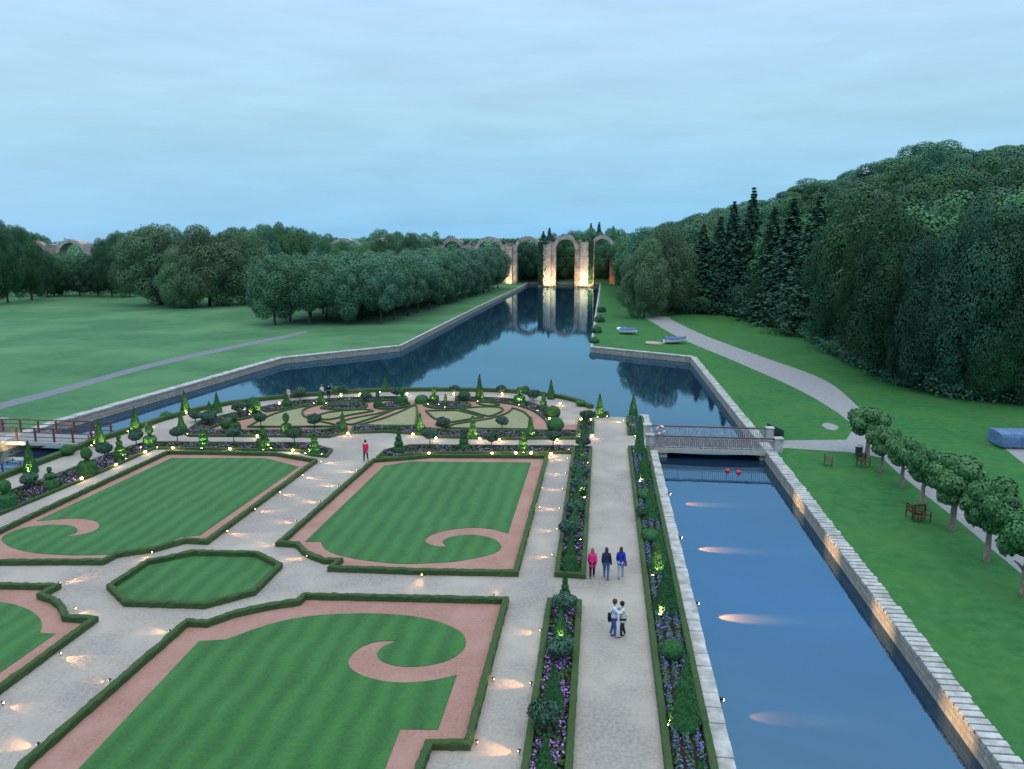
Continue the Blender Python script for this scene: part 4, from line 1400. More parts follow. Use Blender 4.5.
# ------------------------------------------------------------------ bridges
def railed_bridge():
    root = empty('railed_footbridge', (4.2, 65.2, 0))
    x0, x1 = 0.0, 10.4
    y0, y1 = -1.85, 1.85
    mb = MB()
    n = 14
    vs = []
    for i in range(n + 1):
        t = i / n
        x = x0 + (x1 - x0) * t
        zt = 0.03
        zb = -0.42 + 0.16 * math.sin(math.pi * t)
        for (y, z) in ((y0, zb), (y1, zb), (y1, zt), (y0, zt)):
            vs.append((x, y, z))
    mb.add(vs, [(i * 4 + k, i * 4 + (k + 1) % 4, (i + 1) * 4 + (k + 1) % 4, (i + 1) * 4 + k) for i in range(n) for k in range(4)] + [(0, 1, 2, 3), (n * 4 + 3, n * 4 + 2, n * 4 + 1, n * 4)])
    mb.build('deck_beam', M['concrete'], root)
    mb = MB()
    mb.box(((x0 + x1) / 2, 0, 0.045), (x1 - x0 - 0.02, y1 - y0 - 0.3, 0.03))
    mb.build('walkway', M['deck'], root)
    for s in (y0 + 0.12, y1 - 0.12):
        rail = MB()
        rail.box((5.2, s, 1.05), (9.7, 0.14, 0.10))
        r_ = rail.build('handrail', M['handrail'], root)
        lo = MB()
        lo.box((5.2, s, 0.16), (9.7, 0.045, 0.045))
        lo.box((5.2, s, 0.92), (9.7, 0.045, 0.045))
        x = 0.45
        k = 0
        while x < 9.98:
            w = 0.07 if k % 12 == 0 else 0.04
            lo.box((x, s, 0.53), (w, w, 0.96))
            x += 0.165
            k += 1
        lo.build('balustrade', M['iron'], root)
    for (x, y) in ((0.02, y0 + 0.1), (0.02, y1 - 0.1), (10.35, y0 + 0.1), (10.35, y1 - 0.1)):
        p = MB()
        p.box((x, y, 0.52), (0.6, 0.6, 1.1))
        o = p.build('end_pier', M['coping'], root, bevel=0.02)
        c = MB()
        c.box((x, y, 1.13), (0.72, 0.72, 0.11))
        c.build('pier_cap', M['coping'], o, bevel=0.02)
    a = MB()
    for y in (y0 + 0.2, y1 - 0.2):
        pass
    # stone abutments under each end, the promenade one arched
    a.box((1.05, 0, -0.95), (0.9, 3.3, 1.1))
    a.build('abutment', M['canal_stone'], root)
    a = MB()
    a.box((9.2, 0, -0.95), (0.4, 3.3, 1.1))
    a.build('abutment', M['canal_stone'], root)
    tag(root, 'pale footbridge with close upright railings crossing the canal by the promenade', 'bridge')


railed_bridge()


def lifebuoy(loc, rot, label):
    root = empty('lifebuoy', loc)
    root.rotation_euler = rot
    for k in range(8):
        mb = MB()
        a0, a1 = k * math.pi / 4, (k + 1) * math.pi / 4
        pts = [(0.33 * math.cos(a0 + (a1 - a0) * j / 4), 0, 0.33 * math.sin(a0 + (a1 - a0) * j / 4)) for j in range(5)]
        mb.tube(pts, 0.085, 8)
        mb.build('ring_segment', M['lifebuoy_white'] if k % 2 else M['lifebuoy_red'], root, smooth=True)
    tag(root, label, 'lifebuoy', 'lifebuoys')
    return root


lifebuoy((5.35, 66.75, 0.72), (0, 0, 0.05), 'pink and white lifebuoy hanging on the close-railed footbridge')
lifebuoy((-42.6, 59.55, 0.62), (0, 0, 0.1), 'pale lifebuoy at the garden end of the red-railed bridge')


def red_bridge():
    root = empty('red_railed_bridge', (-42.4, 61.3, 0))
    y0, y1 = -1.95, 0.9
    mb = MB()
    mb.box((-6.2, -0.52, -0.16), (13.0, 2.95, 0.3))
    mb.build('deck', M['concrete'], root)
    mb = MB()
    k = 0
    x = -12.5
    while x < 0.2:
        mb.box((x, -0.52, 0.02), (0.18, 2.5, 0.05))
        x += 0.2
    mb.build('planking', M['path'], root)
    for s in (y0 + 0.1, y1 - 0.1):
        n = 8
        xs_ = [-0.2 - 1.72 * k for k in range(n)]
        for xx in xs_:
            p = MB()
            p.box((xx, s, 0.6), (0.12, 0.12, 1.24))
            p.build('post', M['red_wood'], root)
        for z, w in ((1.18, 0.10), (0.8, 0.06), (0.42, 0.06)):
            p = MB()
            p.box((-6.3, s + (0.09 if s > 0 else -0.09), z), (12.6, 0.05, w))
            p.build('rail', M['red_wood'], root)
    for x in (-9.0,):
        a = MB()
        a.box((x - 0.2, -0.52, -1.0), (0.9, 2.7, 1.36))
        a.build('abutment', M['canal_stone'], root)
    tag(root, 'low footbridge with red-brown open rails crossing into the garden', 'bridge')
    p = MB()
    p.box((0, 0, 0.5), (0.6, 0.6, 1.0))
    pier = p.build('stone_pier', M['coping'], None, loc=(-53.3, 62.6, 0), bevel=0.03)
    tag(pier, 'grey square stone pier at the meadow end of the red-railed bridge', 'pier')
    c = MB()
    c.box((0, 0, 1.06), (0.72, 0.72, 0.12))
    c.build('cap_stone', M['coping'], pier, bevel=0.02)


red_bridge()

for k, (x, y, lab) in enumerate(((12.1, 61.0, 'small round red buoy floating under the railed bridge, nearer the bank wall'), (11.3, 61.3, 'small round red buoy floating under the railed bridge, nearer mid canal'))):
    root = empty('float_buoy', (x - 1.2, y - 1.0, Z_W))
    mb = MB()
    mb.lathe([(max(0.005, a), b) for a, b in arc(0, 0.06, 0.17, -88, 88, 8)], 12)
    mb.build('float', M['buoy_red'], root, smooth=True)
    mb = MB()
    mb.tube([(0, 0, 0.2), (0, 0, 0.34)], 0.02, 6)
    mb.build('eye_ring', M['lamp_metal'], root)
    tag(root, lab, 'buoy', 'red buoys under the bridge')


# ------------------------------------------------------------------ aqueduct
AQ_Y = 274.0
AQ_T = 4.2


def aqueduct():
    root = empty('ruined_aqueduct', (0, AQ_Y, 0))
    rnd = random.Random(5)
    g0 = (CAM_H, 0)

    def xw(px):
        return G(px, 284.3).x * AQ_Y / G(px, 284.3).y
    # arches: opening px range, crown row
    arches = [(593.8, 609.2, 237.6, 1), (556, 574.5, 238.2, 2), (517.3, 538.8, 238.8, 3), (478.5, 502.5, 239.2, 4), (445, 463.5, 240.3, 5)]
    pitch = 38.3
    x = 437.0 - 0.5
    k = 0
    while x > 20:
        arches.append((x - 26, x - 1, 240.4 + 0.2 * k, 6 + k))
        x -= pitch
        k += 1
    # regular ring mesh builder
    s = scale_at(560, 284.3)

    def zrow(row):
        return CAM_H + (232.2 - row) / 2.86
    prev_left = None
    for (a, b, crown, i) in arches:
        xa, xb = xw(a), xw(b)
        r = (xb - xa) / 2
        cx = (xa + xb) / 2
        zc = zrow(crown)
        spring = zc - r * 1.0
        ring = MB()
        n = 22
        th = 1.25
        vs = []
        for j in range(n + 1):
            t = math.pi * j / n
            for rr in (r, r + th + rnd.uniform(-0.08, 0.08)):
                for y in (-AQ_T / 2 - 0.12, AQ_T / 2 + 0.12):
                    vs.append((cx + rr * math.cos(t), y, spring + rr * math.sin(t)))
        Fs = []
        for j in range(n):
            o = j * 4
            p = (j + 1) * 4
            Fs += [(o, o + 2, p + 2, p), (o + 1, p + 1, p + 3, o + 3), (o, p, p + 1, o + 1), (o + 2, o + 3, p + 3, p + 2)]
        Fs += [(0, 1, 3, 2), (n * 4, n * 4 + 2, n * 4 + 3, n * 4 + 1)]
        ring.add(vs, Fs)
        ring.build('arch_ring', M['aq_ring'], root)
        if i == 1:
            # brick lining seen on the sunlit inner side of the last arch
            lin = MB()
            vs = []
            for j in range(9):
                t = math.pi / 2 * j / 8
                for y in (-AQ_T / 2 + 0.1, AQ_T / 2 - 0.1):
                    vs.append((cx + (r - 0.03) * math.cos(t), y, spring + (r - 0.03) * math.sin(t)))
            for y in (-AQ_T / 2 + 0.1, AQ_T / 2 - 0.1):
                pass
            lin.add(vs, [(j * 2, j * 2 + 1, j * 2 + 3, j * 2 + 2) for j in range(8)])
            vs = [(cx + r - 0.03, -AQ_T / 2 + 0.1, spring), (cx + r - 0.03, AQ_T / 2 - 0.1, spring), (cx + r - 0.03, AQ_T / 2 - 0.1, 0), (cx + r - 0.03, -AQ_T / 2 + 0.1, 0)]
            lin.add(vs, [(0, 1, 2, 3)])
            lin.build('brick_lining', M['aq_brick'], root)
    edges = sorted(arches, key=lambda t: -t[0])
    # piers between consecutive openings
    tops = []
    for (p, q) in zip(edges[:-1], edges[1:]):
        xa, xb = xw(q[1]), xw(p[0])
        rp = (xw(p[1]) - xw(p[0])) / 2
        spring = zrow(p[2]) - rp
        top = zrow(min(p[2], q[2])) + 0.2
        mb = MB()
        # shaft with courses slightly uneven
        z = -1.2
        hh = 0.0
        while z < spring:
            dz = rnd.uniform(0.7, 1.1)
            dz = min(dz, spring - z)
            if dz < 0.05:
                break
            wv = (xb - xa) * (1.0 + rnd.uniform(-0.015, 0.015))
            mb.box(((xa + xb) / 2, 0, z + dz / 2), (wv, AQ_T + rnd.uniform(-0.1, 0.1), dz - 0.01))
            z += dz
        mb.build('pier', M['aq_stone'], root)
        # pilaster on the face of the pier
        pl = MB()
        pl.box(((xa + xb) / 2, -AQ_T / 2 - 0.45, (spring + 2.0) / 2 - 0.5), ((xb - xa) * 0.42, 0.8, spring + 2.0))
        pl.build('buttress', M['aq_ring'], root)
        # spandrel masonry between the rings: polygon following the ring backs
        mb = MB()
        ncol = 14
        th = 0.92
        vs = []

        def ringz(xx, arch):
            a_, b_ = xw(arch[0]), xw(arch[1])
            c_, r_ = (a_ + b_) / 2, (b_ - a_) / 2
            d = abs(xx - c_)
            zs = zrow(arch[2]) - r_
            if d >= r_ + th:
                return zs
            return zs + math.sqrt((r_ + th) ** 2 - d * d)
        cp = (xw(p[0]) + xw(p[1])) / 2
        cq = (xw(q[0]) + xw(q[1])) / 2
        x0_, x1_ = cq + 0.01, cp - 0.01
        for j in range(ncol + 1):
            xx = x0_ + (x1_ - x0_) * j / ncol
            zb = min(max(ringz(xx, p), ringz(xx, q)), top) if True else 0
            zt_ = max(zb + 0.01, top - 0.6 * (0.5 + noise.noise(Vector((xx * 0.45, 1.7, 0)))) - (1.1 if i % 2 else 0.5))
            mid = xa - 0.3 < xx < xb + 0.3
            if mid:
                zb = spring - 0.05
            for y in (-AQ_T / 2 + 0.02, AQ_T / 2 - 0.02):
                vs += [(xx, y, zb), (xx, y, zt_)]
        Fs = []
        for j in range(ncol):
            o = j * 4
            n_ = (j + 1) * 4
            Fs += [(o, n_, n_ + 1, o + 1), (o + 2, o + 3, n_ + 3, n_ + 2), (o + 1, n_ + 1, n_ + 3, o + 3), (o, o + 2, n_ + 2, n_)]
        mb.add(vs, Fs)
        mb.build('spandrel_wall', M['aq_stone'], root)
        tops.append(((xa + xb) / 2, top, xb - xa))
    # outer pier of the last arch
    xe = xw(609.2)
    zc = zrow(237.6)
    rr = (xw(609.2) - xw(593.8)) / 2
    mb = MB()
    mb.box((xe + 0.9, 0, (zc - rr) / 2 - 0.5), (1.8, AQ_T, zc - rr + 1.0))
    mb.build('pier', M['aq_brick'], root)
    # ivy hanging from the tops and down one pier
    rng = np.random.default_rng(4)
    P, D = [], []
    for (x, top, w) in tops[:6]:
        m = 170
        P.append(np.column_stack([x + rng.normal(0, w * 0.55, m), rng.choice([-1, 1], m) * (AQ_T / 2 + 0.1), top - 0.4 - np.abs(rng.normal(0, 0.9, m))]))
        D.append(np.column_stack([np.zeros(m), np.sign(P[-1][:, 1]), 0.3 * np.ones(m)]))
        P.append(np.column_stack([x + rng.uniform(-1, 1, m) * w * 0.9, rng.uniform(-1, 1, m) * AQ_T / 2, top - 0.2 + rng.normal(0, 0.25, m)]))
        D.append(np.tile([0, 0, 1.0], (m, 1)))
    for px, w, z1 in ((543, 3.0, 14.5), (590, 1.8, 15.0)):
        m = 1500
        P.append(np.column_stack([xw(px) + rng.uniform(-0.5, 0.5, m) * w, -AQ_T / 2 - 0.15 - np.abs(rng.normal(0, 0.35, m)), z1 * rng.random(m) ** 0.8]))
        D.append(np.tile([0, -1.0, 0.3], (m, 1)))
    V, Fq = leaf_cloud(np.concatenate(P), np.concatenate(D), 0.5, rng, 0.5)
    o = link('ivy', np_mesh('ivy', V, [Fq], [M['wood_leaf']]), root)
    o['kind'] = 'stuff'
    tag(root, 'ruined stone aqueduct of tall arches, ivy grown and lit from below, closing the canal', 'aqueduct')
    return xw


xw = aqueduct()
for (px, pw, lab) in ((548.5, 3000, 'at the foot of the ivy-clad middle pier'), (555, 2400, 'against the canal side of the middle pier'), (587, 4600, 'at the foot of the brightest pier'), (579, 2500, 'between the brightest pier and the canal'), (594, 2500, 'by the bank under the last arch'),
                      (510, 2200, 'by the pier nearest the tree avenue'), (611, 700, 'under the outermost arch leg')):
    x = xw(px)
    fl = flood('aqueduct_floodlight', (x, AQ_Y - AQ_T / 2 - 4.2, 0.35 if px > 590 or px < 520 else Z_W + 0.55), R(90), 60, pw * 0.75, 52, 'warm floodlight ' + lab, r=0.35, group='floodlights under the aqueduct', lens='lens_white')
    light('beam', 'SPOT', pw * 0.6, (1.0, 0.72, 0.38), fl, (0.3, 0, 0.1), (0, -R(90 + 25), 0), 80, 0.1, 0.8)


# ------------------------------------------------------------------ trees
WOOD = [make_tree('broadleaf_tree', 20 + k, 16, 6.2, 0.05, 19000, 0.29, 'hill_leaf', nl=24, lump=0.32) for k in range(4)]
PARK = [make_tree('park_tree', 40 + k, 19, 9.5, 0.0, 34000, 0.33, 'parkleaf', nl=34, lump=0.29) for k in range(3)]
AVE = [make_tree('avenue_tree', 60 + k, 14, 4.6, 0.10, 16000, 0.27, 'avenue_leaf', nl=20, lump=0.36, tr=0.22) for k in range(3)]
BIG = [make_tree('broadleaf_tree', 80 + k, 20, 7.2, 0.0, 36000, 0.25, 'wood_leaf', nl=30, lump=0.31) for k in range(4)]
CON = [make_conifer('conifer_tree', 100 + k, 24, 4.2) for k in range(3)]


def tree_px(protos, x, yb, ytop, rpx, h0, r0, label, group, z=0.0, k=None):
    g = G(x, yb)
    h = height_at(x, yb, ytop) - z
    r = rpx / scale_at(x, yb) * (1.4 if h0 == 24 else 1.05 if h0 < 5 else 0.92)
    p = protos[k if k is not None else random.randrange(len(protos))]
    return place_tree(p, g.x, g.y, z, r / r0, label, group, sz=h / h0)


# clipped avenue beside the canal
rnd = random.Random(3)
h_av = height_at(345, 327, 256)
a0, a1 = Vector((-42.5, 148.5)), Vector((-31.5, 270))
d = (a1 - a0).normalized()
nrm = Vector((-d.y, d.x))
for row in range(4):
    for k in range(15):
        p = a0 + d * (k * 7.4 - row * 1.9) + nrm * (row * 6.7)
        if row and k > 12:
            continue
        if row == 0:
            lab = 'tall clipped avenue tree, ' + ORD[k] + ' along the canal-side row from the near end'
        else:
            lab = ('end tree of the avenue block, ' + ORD[row] + ' in from the canal-side corner') if k == 0 else 'avenue tree merged in the inner rows of the clipped block'
        hh = h_av * rnd.uniform(0.95, 1.04)
        place_tree(AVE[rnd.randrange(3)], p.x + rnd.uniform(-.4, .4), p.y + rnd.uniform(-.4, .4), 0, rnd.uniform(0.98, 1.12), lab, 'clipped avenue trees beside the canal', sz=hh / 14)

# park clump on the meadow
for (x, yb, yt, r, lab) in ((160, 305, 220, 46, 'large pale-leaved park tree heading the meadow clump'), (210, 306, 226, 45, 'broad rounded park tree at the middle of the meadow clump'), (246, 304, 230, 34, 'dark rounded park tree at the avenue end of the meadow clump'),
                            (182, 308, 248, 25, 'lower light green park tree in front of the meadow clump'), (250, 298, 226, 26, 'tall park tree behind the avenue end of the meadow clump'), (130, 297, 232, 20, 'dark tree on the open side of the meadow clump')):
    tree_px(PARK, x, yb, yt, r, 19, 9.5, lab, 'trees of the meadow clump')
# woods behind the meadow
for (x, yb, yt, r) in ((-15, 306, 215, 24), (8, 303, 219, 22), (32, 300, 236, 20), (48, 297, 250, 14), (62, 296, 262, 13), (80, 296, 264, 14), (98, 296, 262, 13), (112, 297, 240, 16), (126, 292, 226, 18), (140, 290, 232, 16),
                       (20, 292, 222, 20), (45, 288, 246, 15), (108, 288, 236, 15)):
    tree_px(BIG, x, yb, yt, r, 20, 7.2, 'dark broadleaf tree in the wood at the meadow edge near the lone white arch', 'trees at the edge of the meadow')
SKY = [(-60, 212), (0, 216), (40, 229), (60, 238), (85, 240), (100, 236), (120, 229), (160, 226), (200, 232), (225, 222), (250, 224), (290, 218), (310, 228), (350, 236), (380, 231), (400, 227), (440, 233), (462, 241), (500, 240), (530, 238), (545, 232), (560, 229), (575, 231), (590, 224), (610, 227), (640, 237)]


def sky_row(x):
    for (a, ya), (b, yb) in zip(SKY[:-1], SKY[1:]):
        if a <= x <= b:
            return ya + (yb - ya) * (x - a) / (b - a)
    return SKY[-1][1]


x = -40
while x < 640:
    if True:
        jj = rnd.uniform(-2, 4) + (12 if 52 < x < 106 else 0)
        tree_px(WOOD, x, 281.0 + rnd.uniform(-1.2, 1), sky_row(x) + jj, rnd.uniform(13, 19), 16, 6.2, 'distant rounded tree in the belt rising behind the aqueduct line', 'distant belt of trees behind the aqueduct')
    x += rnd.uniform(9, 15)
for x in np.arange(265, 436, 11.0):
    y = 290 + rnd.uniform(-3, 2)
    tree_px(WOOD, x + rnd.uniform(-4, 4), y, max(sky_row(x) + rnd.uniform(2, 6), 242 if (324 < x < 336 or 360 < x < 372) else 0), rnd.uniform(15, 20), 16, 6.2, 'mid-green tree rising over the avenue block in front of the aqueduct', 'trees behind the avenue')
for x in np.arange(510, 625, 12.0):
    tree_px(WOOD, x, 281.5, 250 + rnd.uniform(-6, 5), rnd.uniform(13, 17), 16, 6.2, 'dark tree filling the view through the floodlit arches', 'trees seen through the arches')
for (x, yt) in ((543, 231), (549, 227.5), (590, 223), (598, 222), (612, 226)):
    tree_px(CON, x, 281, yt, 9, 24, 4.2, 'dark pine crown standing above the aqueduct top', 'pines above the aqueduct')

# wood on the other side: front conifers and broadleaves
CL = 'front conifers of the wooded hill'
for i, (x, yb, yt, r, lab) in enumerate(((700, 311, 224, 19, 'dark conifer nearest the drive mouth'), (716, 312, 216, 19, 'dark conifer just before the tall spiky pair'), (729, 313.5, 201, 18, 'shorter of the two spiky-topped conifers'), (747, 314, 187, 19, 'tallest spiky-topped conifer on the wood edge'),
                           (768, 320, 206, 22, 'dark conifer just behind the tallest spiky one'), (786, 325, 198, 26, 'broad dark conifer with blunt top at the wood edge'), (810, 334, 196, 28, 'last big dark conifer before the bulging broadleaves'))):
    tree_px(CON, x, yb, yt, r, 24, 4.2, lab, CL)
for (x, yb, yt, r, lab) in ((644, 318, 240, 24, 'round spreading tree where the wood meets the canal grass'), (668, 314, 226, 26, 'rounded tree overhanging the mouth of the drive'), (700, 306, 214, 24, 'dark tree behind the drive mouth'), (658, 306, 228, 20, 'paler rounded tree behind the canal-grass corner'),
                            (738, 317, 282, 10, 'small rounded bush-like tree before the conifers'), (758, 322, 276, 12, 'little dark tree under the tallest conifer'),
                            (832, 350, 206, 34, 'large dark tree bulging from the wood edge beside the conifers'), (858, 366, 222, 30, 'dark drooping tree at the bend of the wood edge'), (886, 380, 196, 46, 'huge dark tree over the grass corner opposite the lime row'),
                            (930, 392, 218, 40, 'dense dark tree at the lowest dip of the wood edge'), (965, 398, 188, 50, 'huge dark tree above the blue stack, second from the picture edge'), (1020, 404, 196, 52, 'huge dark tree at the wood edge where the picture ends'), (905, 386, 300, 26, 'low bushy tree before the huge dark trees'), (990, 402, 312, 30, 'low spreading bushy tree beneath the huge dark trees')):
    if x < 710:
        tree_px(PARK, x, yb, yt, r * 1.22, 19, 9.5, lab, 'front broadleaf trees of the wooded hill')
    else:
        tree_px(BIG, x, yb, yt, r, 20, 7.2, lab, 'front broadleaf trees of the wooded hill')
RIDGE = [(600, 240), (630, 232), (650, 224), (700, 208), (725, 203), (750, 200), (800, 188), (830, 173), (860, 166), (900, 152), (935, 134), (965, 144), (1000, 142), (1024, 139), (1100, 134)]


def ridge_row(x):
    for (a, ya), (b, yb) in zip(RIDGE[:-1], RIDGE[1:]):
        if a <= x <= b:
            return ya + (yb - ya) * (x - a) / (b - a)
    return 240 if x < 600 else 134


random.seed(21)
placed = []
tries = 0
while tries < 16000 and len(placed) < 235:
    tries += 1
    y = random.uniform(90, 330)
    x = random.uniform(6, 215)
    if not in_wood(x, y):
        continue
    e = edge_dist(x, y)
    if e < 7 or e > 135:
        continue
    # stay inside the view
    v = Vector((x, y, hill_h(x, y) + 10 - CAM_H))
    zc = v.dot(CF)
    px = 512 + F_PX * v.dot(CR) / zc
    if px > 1075:
        continue
    md = random.choice((7.2, 8.6, 10.0)) if y < 220 else 10
    if any((x - a) ** 2 + (y - b) ** 2 < md * md for a, b in placed):
        continue
    placed.append((x, y))
    s = random.uniform(0.85, 1.42)
    z = hill_h(x, y)
    s *= 1.0 + 0.25 * (e > 60)
    hz = s * random.uniform(0.85, 1.15)
    want = ridge_row(px) + random.uniform(-1.5, 5)
    for _ in range(14):
        v = Vector((x, y, z + 16.4 * hz - CAM_H))
        if 384.5 - F_PX * v.dot(CU) / v.dot(CF) >= want:
            break
        hz *= 0.93
    if hz < 0.5:
        continue
    zone = 'lower slope behind the conifers' if e < 45 else 'upper slope under the skyline'
    side = 'far end' if y > 190 else 'near end'
    place_tree(WOOD[random.randrange(4)], x, y, z - 0.3, s, 'broadleaf tree massed on the ' + zone + ' of the wooded hill, ' + side, 'broadleaf trees of the wooded hill', sz=hz)

# lime trees along the lawn
LIME = [make_tree('lime_tree', 150 + k, 4.6, 1.75, 0.33, 6500, 0.20, 'lime', 'pale_bark', nl=13, lump=0.36, tr=0.21) for k in range(3)]
for i, (x, y, top, cr, lab) in enumerate(((867, 457, 404, 20, 'small round lime tree beside the bin, furthest along the row'), (881, 472, 425, 17, 'lime tree second in the row from the bin'), (901.6, 487, 433, 18, 'lime tree with pale trunk in the middle of the row'),
                                       (922, 506, 444, 19, 'neatly rounded darker lime tree right behind the two armchairs'), (951.6, 530, 453, 29, 'largest lime tree, thick pale trunk, past the armchairs'), (986.5, 561, 479, 27, 'slender-trunked lime tree next after the largest one'), (1023, 596, 502, 28, 'lime tree cut by the picture edge'))):
    tree_px(LIME, x, y, top, cr, 4.6, 1.75, lab, 'lime trees in a row on the lawn')

# undergrowth closing the foot of the woods
def undergrowth(name, line, w_, h_, n, seed, leaf=0.5):
    rng = np.random.default_rng(seed)
    P = np.array([p[:2] for p in line], float)
    seg = np.linalg.norm(np.diff(P, axis=0), axis=1)
    k = rng.choice(len(seg), n, p=seg / seg.sum())
    t = rng.random((n, 1))
    q = P[k] * (1 - t) + P[k + 1] * t
    q += rng.normal(0, w_ * 0.35, (n, 2))
    hh = np.array([0.55 + 0.5 * noise.noise(Vector((a * 0.25, b * 0.25, 0))) for a, b in q])
    z = h_ * hh * np.sqrt(rng.random(n))
    D = np.column_stack([rng.normal(0, 0.5, n), -0.6 * np.ones(n), 0.6 + rng.random(n) * 0.4])
    V, Fq = leaf_cloud(np.column_stack([q, z]), D, leaf, rng)
    link(name, np_mesh(name, V, [Fq], [M['hill_leaf' if leaf > 1 else 'wood_leaf']]))['kind'] = 'stuff'


undergrowth('undergrowth', [(-75, 294), (-20, 293), (25, 294)], 3.0, 8.0, 11000, 1)
undergrowth('undergrowth', [(p[0] + 0.8, p[1] + 0.8) for p in EDGE[1:]], 2.2, 4.5, 42000, 2, 0.3)
undergrowth('undergrowth', [(9, 330), (9, 176)], 2.0, 5.0, 5000, 5)
undergrowth('distant_wood', [(-900, 620), (-300, 640), (100, 600), (400, 640)], 45.0, 15.0, 26000, 6, 2.2)
undergrowth('undergrowth', [(-190, 190), (-155, 205), (-140, 225), (-100, 215), (-70, 235)], 5.0, 5.0, 9000, 3)

# reed tufts along the canal edge
for (x, y, r, lab) in ((592, 333, 5, 'reedy bush on the canal edge closest to the pool wall'), (596, 322, 4.5, 'reedy bush on the canal edge, second from the pool wall'), (598, 312, 4, 'reedy bush on the canal edge, third from the pool wall'), (590, 343, 4, 'small reedy tuft at the pool wall corner')):
    g = G(x, y)
    rr = r / scale_at(x, y)
    rng = np.random.default_rng(int(y))
    P, dd = lobes_points([(0, 0, rr * 0.6, rr, rr, rr * 0.9), (rr * 0.6, rr, rr * 0.5, rr * 0.7, rr * 0.7, rr * 0.6)], 900, rng, 0.5)
    P[:, 2] = np.maximum(P[:, 2], 0.02)
    V, Fq = leaf_cloud(P, dd, 0.3, rng, 0.6)
    o = link('reed_bush', np_mesh('reed_bush', V, [Fq], [M['avenue_leaf']]), None, (g.x + 0.6, g.y, 0))
    tag(o, lab, 'bush', 'reedy bushes on the canal edge')


def drop_unused(root):
    if 'label' not in root:
        for ch in list(root.children):
            bpy.data.objects.remove(ch)
        bpy.data.objects.remove(root)


for p_ in WOOD + PARK + AVE + BIG + CON + LIME + P_STREAK + P_UP + P_GLOBE:
    drop_unused(p_)

# ------------------------------------------------------------------ furniture and boats
def slats(mb, x0, x1, y0, y1, z, n, th=0.025, along='x'):
    for k in range(n):
        t = (k + 0.5) / n
        if along == 'x':
            mb.box(((x0 + x1) / 2, y0 + (y1 - y0) * t, z), (x1 - x0, (y1 - y0) / n * 0.8, th))


def garden_seat(width, loc, rz, label, name, cat, group='wooden garden seats'):
    root = empty(name, loc, rz)
    w = width
    mb = MB()
    slats(mb, -w / 2, w / 2, -0.25, 0.22, 0.43, 5)
    mb.build('seat', M['bench_wood'], root)
    mb = MB()
    n = max(5, int(w / 0.12))
    for k in range(n):
        x = -w / 2 + 0.06 + (w - 0.12) * k / (n - 1)
        mb.box((x, 0.27, 0.70), (0.05, 0.025, 0.46))
    mb.box((0, 0.275, 0.95), (w, 0.04, 0.08))
    mb.build('backrest', M['bench_wood'], root)
    for sx in (-1, 1):
        for sy, hh in ((-0.26, 0.62), (0.27, 0.9)):
            l = MB()
            l.box((sx * (w / 2 + 0.0), sy, hh / 2), (0.06, 0.06, hh))
            l.build('leg', M['bench_wood'], root)
        a = MB()
        a.box((sx * (w / 2 + 0.002), -0.02, 0.65), (0.075, 0.62, 0.035))
        a.build('armrest', M['bench_wood'], root)
    tag(root, label, cat, group)
    return root


def gp(x, y):
    g = G(x, y)
    return (g.x, g.y, 0)


garden_seat(0.62, gp(828, 466), R(75), 'wooden armchair closest to the canal wall, its back to the canal', 'garden_armchair', 'chair')
garden_seat(0.75, gp(863, 466.5), R(20), 'reddish wooden bench at the foot of the first lime tree', 'garden_bench', 'bench')
garden_seat(0.8, gp(913.5, 519), R(100), 'wooden armchair of the near pair, side-on with its back to the canal', 'garden_armchair', 'chair')
garden_seat(0.85, gp(921, 521), R(15), 'wooden armchair of the near pair, turned square to the viewer', 'garden_armchair', 'chair')

root = empty('litter_bin', gp(858.5, 456))
mb = MB()
mb.lathe([(0.24, 0), (0.26, 0.05), (0.28, 0.75), (0.28, 0.8)], 18)
mb.build('bin_body', M['bin_green'], root, smooth=False)
mb = MB()
mb.lathe([(0.31, 0.802), (0.31, 0.86), (0.2, 0.93), (0.02, 0.95)], 18)
mb.build('bin_lid', M['iron'], root)
tag(root, 'dark green litter bin beside the first lime tree', 'litter bin')
root = empty('gate_panel', (14.95, 65.0, 0))
mb = MB()
for k in range(9):
    mb.box((0, -1.2 + k * 0.3, 0.55), (0.05, 0.26, 1.1))
mb.build('panel_board', M['bin_green'], root)
mb = MB()
mb.box((0, 0, 1.13), (0.08, 2.7, 0.06))
mb.build('top_rail', M['bin_green'], root)
root.location = (15.1, 67.3, 0)
root.rotation_euler = (0, 0, R(18))
tag(root, 'dark green boarded gate folded back at the bank end of the footbridge', 'gate')

# tarpaulin-covered stack at the edge of the lawn
root = empty('covered_stack', (33.0, 66.3, 0), R(2))
mb = MB()
rnd = random.Random(9)
for k in range(7):
    mb.box((0.6 + k * 0.86, 1.2, 0.09), (0.72, 2.3, 0.16))
mb.build('pallet_base', M['bench_wood'], root)
V, Fs = [], []
nx_, nz_ = 50, 8
sec = [(0.02, 0.17), (-0.03, 0.55), (0.0, 1.0), (0.09, 1.24), (0.5, 1.34), (1.2, 1.38), (1.9, 1.34), (2.32, 1.22), (2.42, 0.9), (2.4, 0.17)]
for i in range(nx_ + 1):
    x = 6.4 * i / nx_
    fold = 0.035 * math.sin(x * 7.3) + 0.03 * math.sin(x * 14.6 + 1)
    groove = -0.07 if (i % 7 == 0) else 0
    for (y, z) in sec:
        out = -1 if y < 1.2 else 1
        V.append((x, y + out * (fold + groove) * (z < 1.3) + rnd.uniform(-.012, .012), z + (groove + rnd.uniform(-.015, .015)) * (z > 1.0)))
ns = len(sec)
